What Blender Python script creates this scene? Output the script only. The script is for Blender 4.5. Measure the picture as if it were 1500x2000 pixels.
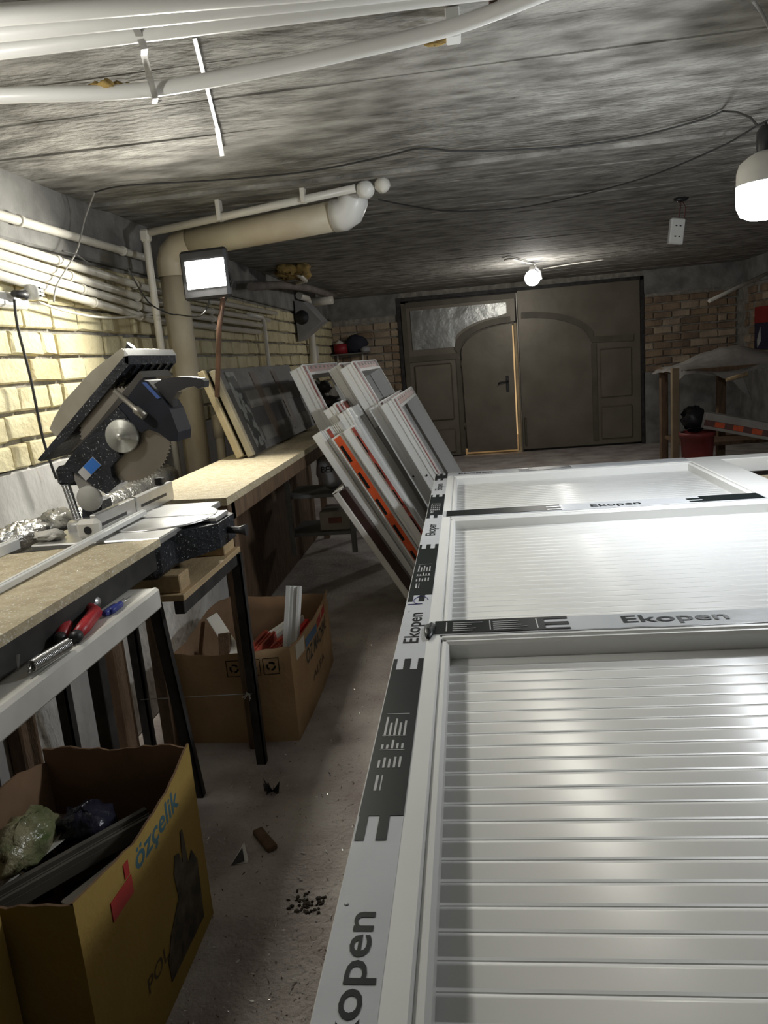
import bpy, math, random
from mathutils import Vector, Matrix
random.seed(7)
R = random.Random(11)
for o in list(bpy.data.objects): bpy.data.objects.remove(o)
SC = bpy.context.scene
COL = SC.collection
# ---------------------------------------------------------------- camera
FPX, CAMH = 1450.0, 1.5
ROLL, PITCH, YAW = math.radians(4.8), math.radians(11.54), math.radians(6.95)
FWD = Vector((-math.sin(YAW)*math.cos(PITCH), math.cos(YAW)*math.cos(PITCH), -math.sin(PITCH)))
RT0 = Vector((math.cos(YAW), math.sin(YAW), 0)); UP0 = RT0.cross(FWD)
RT = RT0*math.cos(ROLL)-UP0*math.sin(ROLL); UP = RT0*math.sin(ROLL)+UP0*math.cos(ROLL)
CAM = Vector((0, 0, CAMH))
cd = bpy.data.cameras.new('camera'); cam = bpy.data.objects.new('camera', cd); COL.objects.link(cam)
cd.sensor_fit = 'VERTICAL'; cd.sensor_height = 36; cd.lens = FPX/2000*36; cd.clip_start = .02
m = Matrix((RT, UP, -FWD)).transposed().to_4x4(); m.translation = CAM; cam.matrix_world = m
SC.camera = cam
# ---------------------------------------------------------------- world, lights, exposure
SC.view_settings.view_transform = 'Standard'; SC.view_settings.look = 'None'
SC.view_settings.gamma = 1; SC.view_settings.use_curve_mapping = False
SC.view_settings.exposure = 0.0
w = bpy.data.worlds.new('daylight'); SC.world = w; w.use_nodes = True
w.node_tree.nodes['Background'].inputs[0].default_value = (1.0, .66, .32, 1)   # pale daylight of the yard outside
w.node_tree.nodes['Background'].inputs[1].default_value = .6
FLOOD_W, BULB_W, FAR_W, WALL_W = 35, 62, 40, 19
def lamp(name, kind, loc, power, col, size=.05, size_y=None, direction=None):
    l = bpy.data.lights.new(name, kind); l.energy = power; l.color = col
    if kind == 'AREA':
        l.shape = 'RECTANGLE'; l.size = size; l.size_y = size_y
    else: l.shadow_soft_size = size
    o = bpy.data.objects.new(name, l); COL.objects.link(o); o.location = loc
    if direction is not None: o.rotation_euler = Vector(direction).to_track_quat('-Z', 'Y').to_euler()
    return o

# ---------------------------------------------------------------- helpers
def ray(x, y):
    dx, dy = x-750, y-1000
    h = dx*math.cos(ROLL)-dy*math.sin(ROLL); v = dx*math.sin(ROLL)+dy*math.cos(ROLL)
    return FWD*FPX+RT0*h-UP0*v
def at(x, y, ax, val):
    """point of the photograph on the real plane X/Y/Z = val"""
    i = 'XYZ'.index(ax); d = ray(x, y); return CAM+d*((val-CAM[i])/d[i])

class MB:
    def __init__(s): s.v = []; s.f = []; s.m = []; s.cur = 0; s.sm = []
    def add(s, vs, fs, smooth=False):
        b = len(s.v); s.v += [Vector(p) for p in vs]
        for f in fs: s.f.append([b+i for i in f]); s.m.append(s.cur); s.sm.append(smooth)
        return s
    def box(s, x0, x1, y0, y1, z0, z1, M=None):
        vs = [Vector((x, y, z)) for z in (z0, z1) for y in (y0, y1) for x in (x0, x1)]
        if M is not None: vs = [M @ p for p in vs]
        return s.add(vs, [(0, 2, 3, 1), (4, 5, 7, 6), (0, 1, 5, 4), (2, 6, 7, 3), (0, 4, 6, 2), (1, 3, 7, 5)])
    def bbox(s, x0, x1, y0, y1, z0, z1, b=.004, M=None):
        """box with chamfered edges"""
        xs, ys, zs = (x0, x1), (y0, y1), (z0, z1); vs = []; idx = {}
        for i in (0, 1):
            for j in (0, 1):
                for k in (0, 1):
                    sx, sy, sz = (b if i == 0 else -b), (b if j == 0 else -b), (b if k == 0 else -b)
                    for a, d in enumerate(((0, sy, sz), (sx, 0, sz), (sx, sy, 0))):
                        idx[i, j, k, a] = len(vs); vs.append(Vector((xs[i]+d[0], ys[j]+d[1], zs[k]+d[2])))
        if M is not None: vs = [M @ p for p in vs]
        F = []
        g = lambda i, j, k, a: idx[i, j, k, a]
        for i in (0, 1): F.append([g(i, 0, 0, 0), g(i, 1, 0, 0), g(i, 1, 1, 0), g(i, 0, 1, 0)])
        for j in (0, 1): F.append([g(0, j, 0, 1), g(1, j, 0, 1), g(1, j, 1, 1), g(0, j, 1, 1)])
        for k in (0, 1): F.append([g(0, 0, k, 2), g(1, 0, k, 2), g(1, 1, k, 2), g(0, 1, k, 2)])
        for j in (0, 1):
            for k in (0, 1): F.append([g(0, j, k, 1), g(1, j, k, 1), g(1, j, k, 2), g(0, j, k, 2)])
        for i in (0, 1):
            for k in (0, 1): F.append([g(i, 0, k, 0), g(i, 1, k, 0), g(i, 1, k, 2), g(i, 0, k, 2)])
            for j in (0, 1): F.append([g(i, j, 0, 0), g(i, j, 1, 0), g(i, j, 1, 1), g(i, j, 0, 1)])
        for i in (0, 1):
            for j in (0, 1):
                for k in (0, 1): F.append([g(i, j, k, 0), g(i, j, k, 1), g(i, j, k, 2)])
        return s.add(vs, F)
    def prism(s, A, B):
        """two matching outlines joined"""
        n = len(A); return s.add(list(A)+list(B), [list(range(n))[::-1], list(range(n, 2*n))]+[(i, (i+1) % n, n+(i+1) % n, n+i) for i in range(n)])
    def tube(s, pts, r, n=10, cap=True, smooth=True, rs=None):
        pts = [Vector(p) for p in pts]; vs = []; fs = []; prev = None
        for i, p in enumerate(pts):
            t = (pts[min(i+1, len(pts)-1)]-pts[max(i-1, 0)]).normalized()
            if prev is None:
                a = Vector((0, 0, 1)) if abs(t.z) < .9 else Vector((1, 0, 0)); u = t.cross(a).normalized()
            else: u = (prev-t*prev.dot(t)).normalized()
            prev = u; q = t.cross(u); rr = rs[i] if rs else r
            vs += [p+(u*math.cos(2*math.pi*k/n)+q*math.sin(2*math.pi*k/n))*rr for k in range(n)]
        for i in range(len(pts)-1):
            for k in range(n): fs.append((i*n+k, i*n+(k+1) % n, (i+1)*n+(k+1) % n, (i+1)*n+k))
        s.add(vs, fs, smooth)
        if cap:
            b = len(s.v)-len(vs); L = len(pts)-1
            s.f += [[b+k for k in range(n)][::-1], [b+L*n+k for k in range(n)]]; s.m += [s.cur]*2; s.sm += [False]*2
        return s
    def lathe(s, prof, c, axis=(0, 0, 1), n=20, smooth=True):
        """prof = [(radius, height)], revolved about axis through c"""
        a = Vector(axis).normalized(); u = a.orthogonal().normalized(); q = a.cross(u); c = Vector(c); vs = []; fs = []
        for r, h in prof: vs += [c+a*h+(u*math.cos(2*math.pi*k/n)+q*math.sin(2*math.pi*k/n))*max(r, 1e-5) for k in range(n)]
        for i in range(len(prof)-1):
            for k in range(n): fs.append((i*n+k, i*n+(k+1) % n, (i+1)*n+(k+1) % n, (i+1)*n+k))
        return s.add(vs, fs, smooth)
    def blob(s, c, r, n=8, jit=.25, rnd=R):
        c = Vector(c); rx, ry, rz = r; vs = []; fs = []
        for i in range(n+1):
            th = math.pi*i/n
            for k in range(2*n):
                ph = math.pi*k/n; j = 1+rnd.uniform(-jit, jit)
                vs.append(c+Vector((rx*math.sin(th)*math.cos(ph)*j, ry*math.sin(th)*math.sin(ph)*j, rz*math.cos(th)*j)))
        for i in range(n):
            for k in range(2*n): fs.append((i*2*n+k, i*2*n+(k+1) % (2*n), (i+1)*2*n+(k+1) % (2*n), (i+1)*2*n+k))
        return s.add(vs, fs, True)

OFF = {}
def mesh_obj(name, mb, mat, off):
    me = bpy.data.meshes.new(name); me.from_pydata([p-off for p in mb.v], [], mb.f)
    for mt in (mat if isinstance(mat, (list, tuple)) else [mat]): me.materials.append(mt)
    for p, mi, sm in zip(me.polygons, mb.m, mb.sm): p.material_index = mi; p.use_smooth = sm
    import bmesh
    b = bmesh.new(); b.from_mesh(me); bmesh.ops.recalc_face_normals(b, faces=b.faces); b.to_mesh(me); b.free()
    o = bpy.data.objects.new(name, me); COL.objects.link(o); return o
def thing(name, label, cat, loc, group=None):
    o = bpy.data.objects.new(name, None); COL.objects.link(o); o.empty_display_size = .05
    o.location = loc; OFF[o] = Vector(loc); tag(o, label, cat, group); return o
def tag(o, label=None, cat=None, group=None, kind=None):
    if label: o['label'] = label
    if cat: o['category'] = cat
    if group: o['group'] = group
    if kind: o['kind'] = kind
    return o
def part(name, mb, mat, parent, label=None):
    o = mesh_obj(name, mb, mat, OFF[parent]); o.parent = parent; OFF[o] = OFF[parent]
    if label: o['label'] = label
    if name in ('film_print', 'small_print'): o['kind'] = 'stuff'
    return o
def solo(name, mb, mat, label, cat, group=None):
    xs = [p.x for p in mb.v]; ys = [p.y for p in mb.v]; zs = [p.z for p in mb.v]
    off = Vector(((min(xs)+max(xs))/2, (min(ys)+max(ys))/2, min(zs)))
    o = mesh_obj(name, mb, mat, off); o.location = off; OFF[o] = off; return tag(o, label, cat, group)
def struct(name, mb, mat, label=None):
    o = mesh_obj(name, mb, mat, Vector()); OFF[o] = Vector(); return tag(o, label, None, None, 'structure')
def frameM(o, x, y):
    """matrix: local x,y axes given, z = x cross y, origin o"""
    x = Vector(x).normalized(); z = x.cross(Vector(y)).normalized(); y = z.cross(x)
    M = Matrix((x, y, z)).transposed().to_4x4(); M.translation = Vector(o); return M
def text(s, M, width, height, mat, parent, name='lettering', bold=.0):
    cu = bpy.data.curves.new('t', 'FONT'); cu.body = s; cu.offset = bold; cu.resolution_u = 3
    t = bpy.data.objects.new('t', cu); COL.objects.link(t); bpy.context.view_layer.update()
    me = bpy.data.meshes.new_from_object(t.evaluated_get(bpy.context.evaluated_depsgraph_get()))
    bpy.data.objects.remove(t); bpy.data.curves.remove(cu)
    xs = [v.co.x for v in me.vertices]; ys = [v.co.y for v in me.vertices]
    x0, x1, y0, y1 = min(xs), max(xs), min(ys), max(ys); off = OFF[parent]
    for v in me.vertices:
        v.co = M @ Vector(((v.co.x-x0)/(x1-x0)*width, (v.co.y-y0)/(y1-y0)*height, 0))-off
    me.name = name; me.materials.clear(); me.materials.append(mat)
    o = bpy.data.objects.new(name, me); COL.objects.link(o); o.parent = parent; OFF[o] = off; return o

# ---------------------------------------------------------------- materials
MATS = {}
def mat(name, col, rough=.6, metal=0, var=.15, scale=6, bump=0, bscale=40, col2=None, stretch=(1, 1, 1), spec=.5, lo=.35, hi=.65, emit=0, detail=6, speck=None):
    if name in MATS: return MATS[name]
    m = bpy.data.materials.new(name); m.use_nodes = True; N = m.node_tree.nodes; L = m.node_tree.links
    b = N['Principled BSDF']; b.inputs['Roughness'].default_value = rough; b.inputs['Metallic'].default_value = metal
    b.inputs['Specular IOR Level'].default_value = spec
    tc = N.new('ShaderNodeTexCoord'); mp = N.new('ShaderNodeMapping'); L.new(tc.outputs['Object'], mp.inputs[0]); mp.inputs['Scale'].default_value = stretch
    inf = N.new('ShaderNodeObjectInfo'); ad = N.new('ShaderNodeVectorMath'); ad.operation = 'ADD'
    mu = N.new('ShaderNodeMath'); mu.operation = 'MULTIPLY'; mu.inputs[1].default_value = 37
    L.new(inf.outputs['Random'], mu.inputs[0]); L.new(mp.outputs[0], ad.inputs[0]); L.new(mu.outputs[0], ad.inputs[1])
    nz = N.new('ShaderNodeTexNoise'); nz.inputs['Scale'].default_value = scale; nz.inputs['Detail'].default_value = detail; L.new(ad.outputs[0], nz.inputs['Vector'])
    rp = N.new('ShaderNodeValToRGB'); c = Vector(col); d = Vector(col2) if col2 else c*(1-var*2)
    rp.color_ramp.elements[0].position = lo; rp.color_ramp.elements[1].position = hi
    rp.color_ramp.elements[0].color = (*d, 1); rp.color_ramp.elements[1].color = (*c, 1)
    L.new(nz.outputs[0], rp.inputs[0]); out = rp.outputs[0]
    if speck:
        n3 = N.new('ShaderNodeTexNoise'); n3.inputs['Scale'].default_value = speck[1]; n3.inputs['Detail'].default_value = 4; L.new(ad.outputs[0], n3.inputs['Vector'])
        r3 = N.new('ShaderNodeValToRGB'); r3.color_ramp.elements[0].position = speck[2]; r3.color_ramp.elements[1].position = speck[2]+.04; L.new(n3.outputs[0], r3.inputs[0])
        mx = N.new('ShaderNodeMixRGB'); mx.inputs[2].default_value = (*speck[0], 1); L.new(r3.outputs[0], mx.inputs[0]); L.new(out, mx.inputs[1]); out = mx.outputs[0]
    L.new(out, b.inputs['Base Color'])
    if bump:
        n2 = N.new('ShaderNodeTexNoise'); n2.inputs['Scale'].default_value = bscale; n2.inputs['Detail'].default_value = 5; L.new(ad.outputs[0], n2.inputs['Vector'])
        bp = N.new('ShaderNodeBump'); bp.inputs['Strength'].default_value = bump; bp.inputs['Distance'].default_value = .02; L.new(n2.outputs[0], bp.inputs['Height']); L.new(bp.outputs[0], b.inputs['Normal'])
    if emit:
        b.inputs['Emission Color'].default_value = (*col, 1); b.inputs['Emission Strength'].default_value = emit
    MATS[name] = m; return m
CONC = mat('ceiling_concrete', (.37, .36, .335), .8, 0, .2, 6, 1.0, 22, col2=(.14, .133, .12), stretch=(.8, 1.9, 1), lo=.34, hi=.66, spec=.25, detail=12)
BEAMM = mat('beam_concrete', (.27, .265, .25), .8, 0, .2, 5, .5, 20, col2=(.15, .145, .14))
FLOORM = mat('dusty_floor', (.54, .50, .47), .75, 0, .2, 4, .5, 60, col2=(.33, .28, .265), speck=((.45, .44, .42), 90, .66))
PLAST = mat('stained_plaster', (.55, .54, .52), .85, 0, .2, 2.2, .35, 30, col2=(.27, .25, .23), stretch=(1, 1, .5))
MORT = mat('mortar', (.36, .34, .3), .95, 0, .2, 12, .8, 40)
BRICK = mat('yellow_brick', (.70, .64, .42), .9, 0, .12, 5, .5, 35, col2=(.55, .48, .30))
BRICKB = mat('ochre_brick', (.62, .53, .31), .9, 0, .12, 5, .5, 35, col2=(.47, .39, .23))
BRICK2 = mat('light_tinted_brick', (.47, .37, .26), .9, 0, .15, 4, .5, 35, col2=(.3, .24, .18))  # duller tone stands for how the light tints the far bricks
BRICK3 = mat('brown_brick', (.33, .235, .15), .9, 0, .2, 3, .5, 35, col2=(.17, .125, .09))
PVC = mat('white_pvc', (.78, .78, .76), .35, 0, .03, 3)
SLATM = mat('glossy_white_pvc', (.76, .765, .755), .37, 0, .03, 3)
PVCO = mat('dusty_white_pvc', (.72, .70, .64), .5, 0, .12, 5)
PIPEW = mat('white_pipe', (.74, .71, .63), .35, 0, .08, 4)
PIPEB = mat('beige_drain_pipe', (.66, .60, .46), .45, 0, .1, 3, col2=(.5, .42, .29))
BLACK = mat('black_plastic', (.022, .022, .025), .45, 0, .2, 20)
CABLE = mat('cable_rubber', (.03, .03, .03), .6)
GREYC = mat('grey_cable', (.33, .32, .3), .6)
STEELD = mat('dark_painted_steel', (.05, .048, .045), .6, .3, .3, 12)
STEEL = mat('bright_steel', (.62, .62, .62), .3, 1, .1, 10)
ALU = mat('brushed_aluminium', (.66, .66, .65), .35, .8, .08, 12)
CHIP = mat('chipboard', (.58, .50, .34), .8, 0, .12, 30, .2, 120, col2=(.45, .37, .235), speck=((.74, .72, .65), 170, .6))
PINE = mat('pine_wood', (.52, .38, .21), .7, 0, .12, 6, .2, 50, stretch=(6, 1, 6))
OLDW = mat('old_brown_wood', (.17, .105, .06), .8, 0, .2, 6, .3, 40, stretch=(5, 5, 1))
CARD = mat('brown_cardboard', (.50, .345, .19), .85, 0, .15, 4, .15, 60, col2=(.38, .25, .13))
CARDY = mat('yellow_cardboard', (.36, .25, .07), .85, 0, .1, 3, .1, 60, col2=(.29, .195, .05), spec=.2)
CARDIN = mat('cardboard_inside', (.26, .155, .085), .9, 0, .15, 5)
INK = mat('black_print', (.010, .014, .014), .4, 0, .1, 5, spec=.2)
INKG = mat('grey_print', (.5, .5, .5), .4)
REDP = mat('red_print', (.55, .03, .03), .5)
BLUEP = mat('blue_print', (.05, .16, .34), .5)
FILM = mat('grey_strip', (.60, .62, .645), .22, 0, .04, 6, .06, 18)
ORANGE = mat('orange_film', (.72, .11, .03), .35, 0, .1, 20)
REDF = mat('red_film', (.50, .085, .055), .4, 0, .25, 24, col2=(.22, .05, .04))
GATEM = mat('gate_paint', (.195, .17, .13), .42, .25, .1, 3, .12, 7, col2=(.155, .135, .1))
GATED = mat('gate_trim_paint', (.13, .113, .083), .5, .2, .15, 4)
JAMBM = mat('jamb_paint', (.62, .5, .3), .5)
FOAM = mat('yellow_foam', (.52, .36, .12), .9, 0, .25, 14, .6, 30)
GALV = mat('galvanised_steel', (.5, .5, .5), .5, .8, .15, 30)
RUST = mat('rusty_steel', (.16, .09, .06), .8, .2, .3, 14)
FOIL = mat('crinkled_foil', (.72, .71, .68), .28, .85, .15, 14, 1.0, 26)
SAWB = mat('saw_paint', (.02, .022, .028), .55, 0, .3, 14, .25, 60, spec=.3, speck=((.3, .3, .31), 170, .64))
SAWCOV = mat('saw_cover_plastic', (.36, .33, .26), .25, 0, .2, 5)
BLADE = mat('blade_steel', (.33, .30, .26), .38, .85, .1, 4)
REDR = mat('red_rubber', (.5, .02, .03), .4)
BLUER = mat('blue_plastic', (.03, .05, .3), .35)
DARKP = mat('dark_panel_board', (.085, .08, .075), .55, 0, .3, 3, .2, 20)
DARKP2 = mat('grey_panel_board', (.17, .155, .13), .6, 0, .3, 4)
GREYBAR = mat('shaded_grey_profile', (.36, .36, .34), .45, 0, .06, 5)
SHEET = mat('plastic_sheet', (.30, .28, .26), .5, 0, .2, 5, .3, 14)
RUBBLE = mat('clear_bag_plastic', (.3, .29, .25), .15, 0, .4, 9, .6, 20)

# ================================================================= SETTING
CZ, WX, BY, RX, FY = 2.42, -1.9, 11.1, 3.85, -2.2
mb = MB(); mb.box(WX-.4, RX+.3, FY-.3, 13.5, -.12, 0); struct('floor', mb, FLOORM, 'dusty grey concrete floor strewn with shavings')
# ceiling cast against boards: strips of slightly different height along X
mb = MB(); y = FY-.2; z = CZ
mb.box(WX-.3, RX+.3, FY-.3, BY+.3, CZ+.03, CZ+.2)
while y < BY+.2:
    wd = R.choice((.13, .16, .2, .24, .3)); z0 = CZ+R.uniform(-.0022, .0022); z1 = z0+R.uniform(-.002, .002)
    if 3.9 < y < 4.15: z0 -= .02
    xs = [WX-.2+i*.5 for i in range(13)]
    vs = []; fs = []
    for i, x in enumerate(xs):
        j = R.uniform(-.003, .003)
        vs += [(x, y, CZ+.05), (x, y, z0+j), (x, y+wd, z1+j), (x, y+wd, CZ+.05)]
    for i in range(len(xs)-1):
        a = i*4; fs += [(a, a+1, a+5, a+4), (a+1, a+2, a+6, a+5), (a+2, a+3, a+7, a+6)]
    mb.add(vs, fs); y += wd
struct('ceiling', mb, CONC, 'board-marked grey concrete ceiling')

def brick_mesh(seed, L, H, D):
    r = random.Random(seed); mbx = MB(); mbx.bbox(-D, 0, 0, L, 0, H, .009)
    for p in mbx.v: p += Vector((r.uniform(-.004, .004), r.uniform(-.006, .006), r.uniform(-.005, .005)))
    return mbx
def lay(parent, place, u0, u1, z0, z1, mats, pitch=.112, L=.248, seed=1, holes=()):
    """bricks as children; place(u, z, out) gives the world matrix"""
    r = random.Random(seed); off = OFF[parent]; lib = {}
    for ln in (L, L/2):
        for s in range(3):
            for k, mt in enumerate(mats):
                me = mesh_obj('brick', brick_mesh(s+10*seed, ln-.013, pitch-.017, .05), mt, Vector())
                lib[ln, s, k] = me.data; bpy.data.objects.remove(me)
    row = 0; z = z0
    while z+pitch <= z1+.001:
        u = u0; first = row % 2
        while u < u1-.03:
            ln = L/2 if (first or r.random() < .16) else L; first = 0
            if u+ln > u1+.02: ln = L/2
            if u+ln > u1+.05: break
            if not any(a < u+ln/2 < b and c < z < d for a, b, c, d in holes):
                k = 0 if len(mats) == 1 else min(len(mats)-1, int(abs(r.gauss(0, .8))))
                o = bpy.data.objects.new('brick', lib[ln, r.randrange(3), k]); COL.objects.link(o); o.parent = parent
                o.matrix_local = Matrix.Translation(-off) @ place(u, z, r.uniform(-.008, .012)) @ Matrix.Rotation(r.uniform(-.012, .012), 4, 'X')
            u += ln
        z += pitch; row += 1
# left wall: stained plaster below, yellow brick above, concrete ring beam on top
mb = MB(); mb.box(WX-.3, WX-.03, FY-.3, BY+.3, 0, CZ+.1)
wl = struct('wall_left', mb, MORT, 'left wall of yellow brick over stained plaster')
mb = MB(); mb.bbox(WX-.1, WX, FY, BY, 0, 1.17, .01); part('plaster_face', mb, PLAST, wl, 'grey stained plaster face')
mb = MB(); mb.bbox(WX-.1, WX+.012, FY, BY, 2.13, CZ+.06, .01); part('ring_beam', mb, BEAMM, wl, 'grey concrete beam')
lay(wl, lambda u, z, o: Matrix.Translation((WX+o, u, z)), 2.55, BY, 1.175, 2.125, (BRICK, BRICK, BRICKB), seed=1, pitch=.1185)
mb = MB(); mb.box(WX-.3, WX+.005, FY, 2.55, 1.17, 2.13); part('rendered_stretch', mb, PLAST, wl)
# back wall
GX0, GX1, GZ = -.86, 2.50, 2.30
mb = MB(); mb.box(WX-.3, GX0-.06, BY+.03, BY+.3, 0, CZ+.1); mb.box(GX1+.04, RX+.3, BY+.03, BY+.3, 0, CZ+.1); mb.box(GX0-.06, GX1+.04, BY+.03, BY+.3, GZ+.03, CZ+.1)
wb = struct('wall_back', mb, MORT, 'back brick wall on either side of the metal gate')
RZ = Matrix.Rotation(-math.pi/2, 4, 'Z')
lay(wb, lambda u, z, o: Matrix.Translation((u, BY-o, z)) @ RZ, WX, GX0-.08, .5, 2.12, (BRICK2, BRICK3), seed=2, pitch=.11)
lay(wb, lambda u, z, o: Matrix.Translation((u, BY-o, z)) @ RZ, GX1+.06, RX, 1.02, 2.1, (BRICK3, BRICK2), seed=3, pitch=.105)
mb = MB(); mb.box(WX, GX0-.06, BY, BY+.1, 2.12, CZ+.05); mb.box(GX1+.04, RX, BY, BY+.1, 2.1, CZ+.05); mb.box(GX1+.04, RX, BY, BY+.1, 0, 1.02); mb.box(WX, GX0-.06, BY, BY+.1, 0, .5)
part('render_band', mb, BEAMM, wb)
# right wall
mb = MB(); mb.box(RX+.03, RX+.3, FY-.3, BY+.3, 0, CZ+.1); wr = struct('wall_right', mb, MORT, 'brown brick wall on the right')
RZ2 = Matrix.Rotation(math.pi, 4, 'Z')
lay(wr, lambda u, z, o: Matrix.Translation((RX-o, u, z)) @ RZ2, 8.6, BY, 1.02, 2.1, (BRICK3, BRICK2), seed=4, pitch=.105)
mb = MB(); mb.box(RX, RX+.1, FY, BY, 0, 1.02); mb.box(RX, RX+.1, FY, BY, 2.1, CZ+.05); mb.box(RX, RX+.1, FY, 8.5, 1.0, 2.12); part('render_band', mb, BEAMM, wr)
mb = MB(); mb.box(WX-.3, RX+.3, FY-.3, FY, 0, CZ+.1); struct('wall_front', mb, BEAMM, 'plain concrete wall behind the viewpoint')

# ---- gate: left leaf with a wicket door ajar, right leaf closed
def arch_pts(cx, z_s, half, rise, side, n=9):
    """quarter of a flat arch: from the springing at x=cx+side*half up to the crown at cx"""
    return [(cx+side*half*math.cos(math.pi/2*i/n), z_s+rise*math.sin(math.pi/2*i/n)) for i in range(n+1)]
def slab(mbx, pts, y0, y1): mbx.prism([(x, y0, z) for x, z in pts], [(x, y1, z) for x, z in pts])
def bar2(mbx, pts, wd, y0, y1):
    """raised strip following a polyline in the XZ plane, mitred at the bends"""
    P = [Vector(p) for p in pts]; n = len(P); Lf = []; Rt = []
    for i in range(n):
        d = (P[min(i+1, n-1)]-P[max(i-1, 0)]).normalized(); nn = Vector((-d.y, d.x))*wd/2
        Lf.append(P[i]+nn); Rt.append(P[i]-nn)
    vs = []
    for l, r_ in zip(Lf, Rt): vs += [(l.x, y0, l.y), (r_.x, y0, r_.y), (r_.x, y1, r_.y), (l.x, y1, l.y)]
    fs = [(0, 1, 2, 3), (4*n-4, 4*n-3, 4*n-2, 4*n-1)]
    for i in range(n-1): fs += [(4*i+k, 4*i+(k+1) % 4, 4*i+4+(k+1) % 4, 4*i+4+k) for k in range(4)]
    mbx.add(vs, fs)
GM = .80                                   # meeting line of the two leaves
WK0, WK1, WS, WTOP = -.03, .745, 1.52, 1.87   # wicket: hinge side, lock side, springing, crown
d1 = thing('door_1', 'left leaf of the tan metal gate with the small arched door', None, (GX0, BY, 0)); d1['kind'] = 'structure'
arc = [(WK1-(WK1-WK0)*math.cos(math.pi/2*i/10), WS+(WTOP-WS)*math.sin(math.pi/2*i/10)) for i in range(11)]   # springing .. crown
mb = MB()
slab(mb, [(GX0, .02), (WK0-.03, .02), (WK0-.03, WS), (GX0, WS)], BY+.02, BY+.05)
top = [(WK0-.03, WS)]+[(x-.02, z+.02) for x, z in arc[1:]]+[(WK1+.02, WTOP+.02), (WK1+.02, GZ-.03), (GX0, GZ-.03), (GX0, WS)]
slab(mb, top, BY+.02, BY+.05)
part('leaf_sheet', mb, GATEM, d1)
mb = MB(); bar2(mb, [(GX0+.03, .03), (GX0+.03, GZ-.05)], .08, BY-.02, BY+.03); bar2(mb, [(GX0+.07, GZ-.06), (WK1+.03, GZ-.06)], .07, BY-.019, BY+.03); part('edge_frame', mb, GATED, d1)
mb = MB(); bar2(mb, [(GX0+.05, WS-.05), (WK0-.05, WS-.05)]+[(x-.05, z+.05) for x, z in arc], .085, BY-.012, BY+.02); bar2(mb, [(WK0-.05, .05), (WK0-.05, WS-.09)], .06, BY-.011, BY+.02); part('arch_band', mb, GATED, d1)
for z0, z1 in ((.55, 1.38), (.06, .42)):
    mb = MB(); mb.bbox(GX0+.13, WK0-.15, BY-.015, BY+.03, z0, z1, .02); part('panel', mb, GATEM, d1)
up = [(GX0+.13, WS+.08), (WK0-.08, WS+.08)]+[(x-.11, z+.11) for x, z in arc[2:10]]+[(WK1-.1, WTOP+.14), (WK1-.1, GZ-.14), (GX0+.13, GZ-.14)]
mb = MB(); slab(mb, up, BY+.0, BY+.03); part('panel', mb, mat('bare_sheet', (.33, .33, .31), .3, .55, .1, 4, .8, 4), d1, 'dented bare metal panel')
mb = MB(); mb.bbox(WK1+.035, GM-.004, BY-.03, BY+.06, 0, GZ-.02, .005); part('meeting_stile', mb, mat('stile_metal', (.34, .32, .28), .35, .6, .1, 6), d1)
mb = MB(); mb.box(WK1+.0, WK1+.035, BY+.06, BY+.14, 0, WTOP); mb.box(WK0, WK1, BY+.06, BY+.14, -.0, .02); part('rebate', mb, JAMBM, d1, 'tan rebate lit by daylight')
mb = MB(); bar2(mb, [(WK0+.0, .1), (WK0+.0, WS)]+[(x+.0, z+.0) for x, z in arc], .07, BY+.052, BY+.08); part('wicket_light_seal', mb, GATED, d1)  # strip added behind the wicket edge to stop daylight leaking in
# wicket leaf, swung a few degrees into the room about its left edge
ang = -.055; Mw = Matrix.Translation((WK0, BY, 0)) @ Matrix.Rotation(ang, 4, 'Z')
wk = MB(); pts = [(.012, .05), (WK1-WK0-.034, .05), (WK1-WK0-.034, WTOP-.012)]+[(x-WK0, z-.012) for x, z in arc[::-1][1:]]
wk.prism([Mw @ Vector((x, 0.0, z)) for x, z in pts], [Mw @ Vector((x, .035, z)) for x, z in pts])
wko = part('wicket_leaf', wk, GATEM, d1, 'arched tan metal door leaf standing slightly ajar')
mb = MB(); mb.bbox(.64-.02, .64+.022, -.014, .0, .9, 1.13, .006, M=Mw); part('handle_plate', mb, BLACK, wko)
mb = MB(); mb.tube([Mw @ Vector(p) for p in ((.645, -.01, 1.05), (.645, -.05, 1.05), (.62, -.055, 1.052), (.53, -.05, 1.04), (.51, -.05, 1.02))], .011); part('lever_handle', mb, BLACK, wko)
for z in (.4, 1.3):
    mb = MB(); mb.tube([Mw @ Vector((-.01, -.012, z)), Mw @ Vector((-.01, -.012, z+.1))], .014); part('hinge', mb, GATED, wko)
d2 = thing('door_2', 'right leaf of the tan metal gate with a blind arch', None, (GX1, BY, 0)); d2['kind'] = 'structure'
mb = MB(); mb.bbox(GM, GX1, BY+.02, BY+.05, .03, GZ+.01, .005); part('leaf_sheet', mb, GATEM, d2)
arc2 = [(GM+.05+(.98)*math.sin(math.pi/2*i/10), WS+.02+.42*math.cos(math.pi/2*i/10)) for i in range(11)]
mb = MB(); bar2(mb, arc2+[(GX1-.1, WS)], .085, BY-.005, BY+.025); bar2(mb, [(GM+1.05, .1), (GM+1.05, WS-.04)], .07, BY-.004, BY+.025); part('arch_band', mb, GATED, d2)
for z0, z1 in ((.7, 1.4), (.1, .58)):
    mb = MB(); mb.bbox(GM+1.13, GX1-.12, BY-.002, BY+.03, z0, z1, .02); part('panel', mb, GATEM, d2)
mb = MB(); mb.bbox(GM+.03, GM+.06, BY-.02, BY+.03, .1, .5, .005); part('bolt', mb, GATED, d2)
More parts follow.
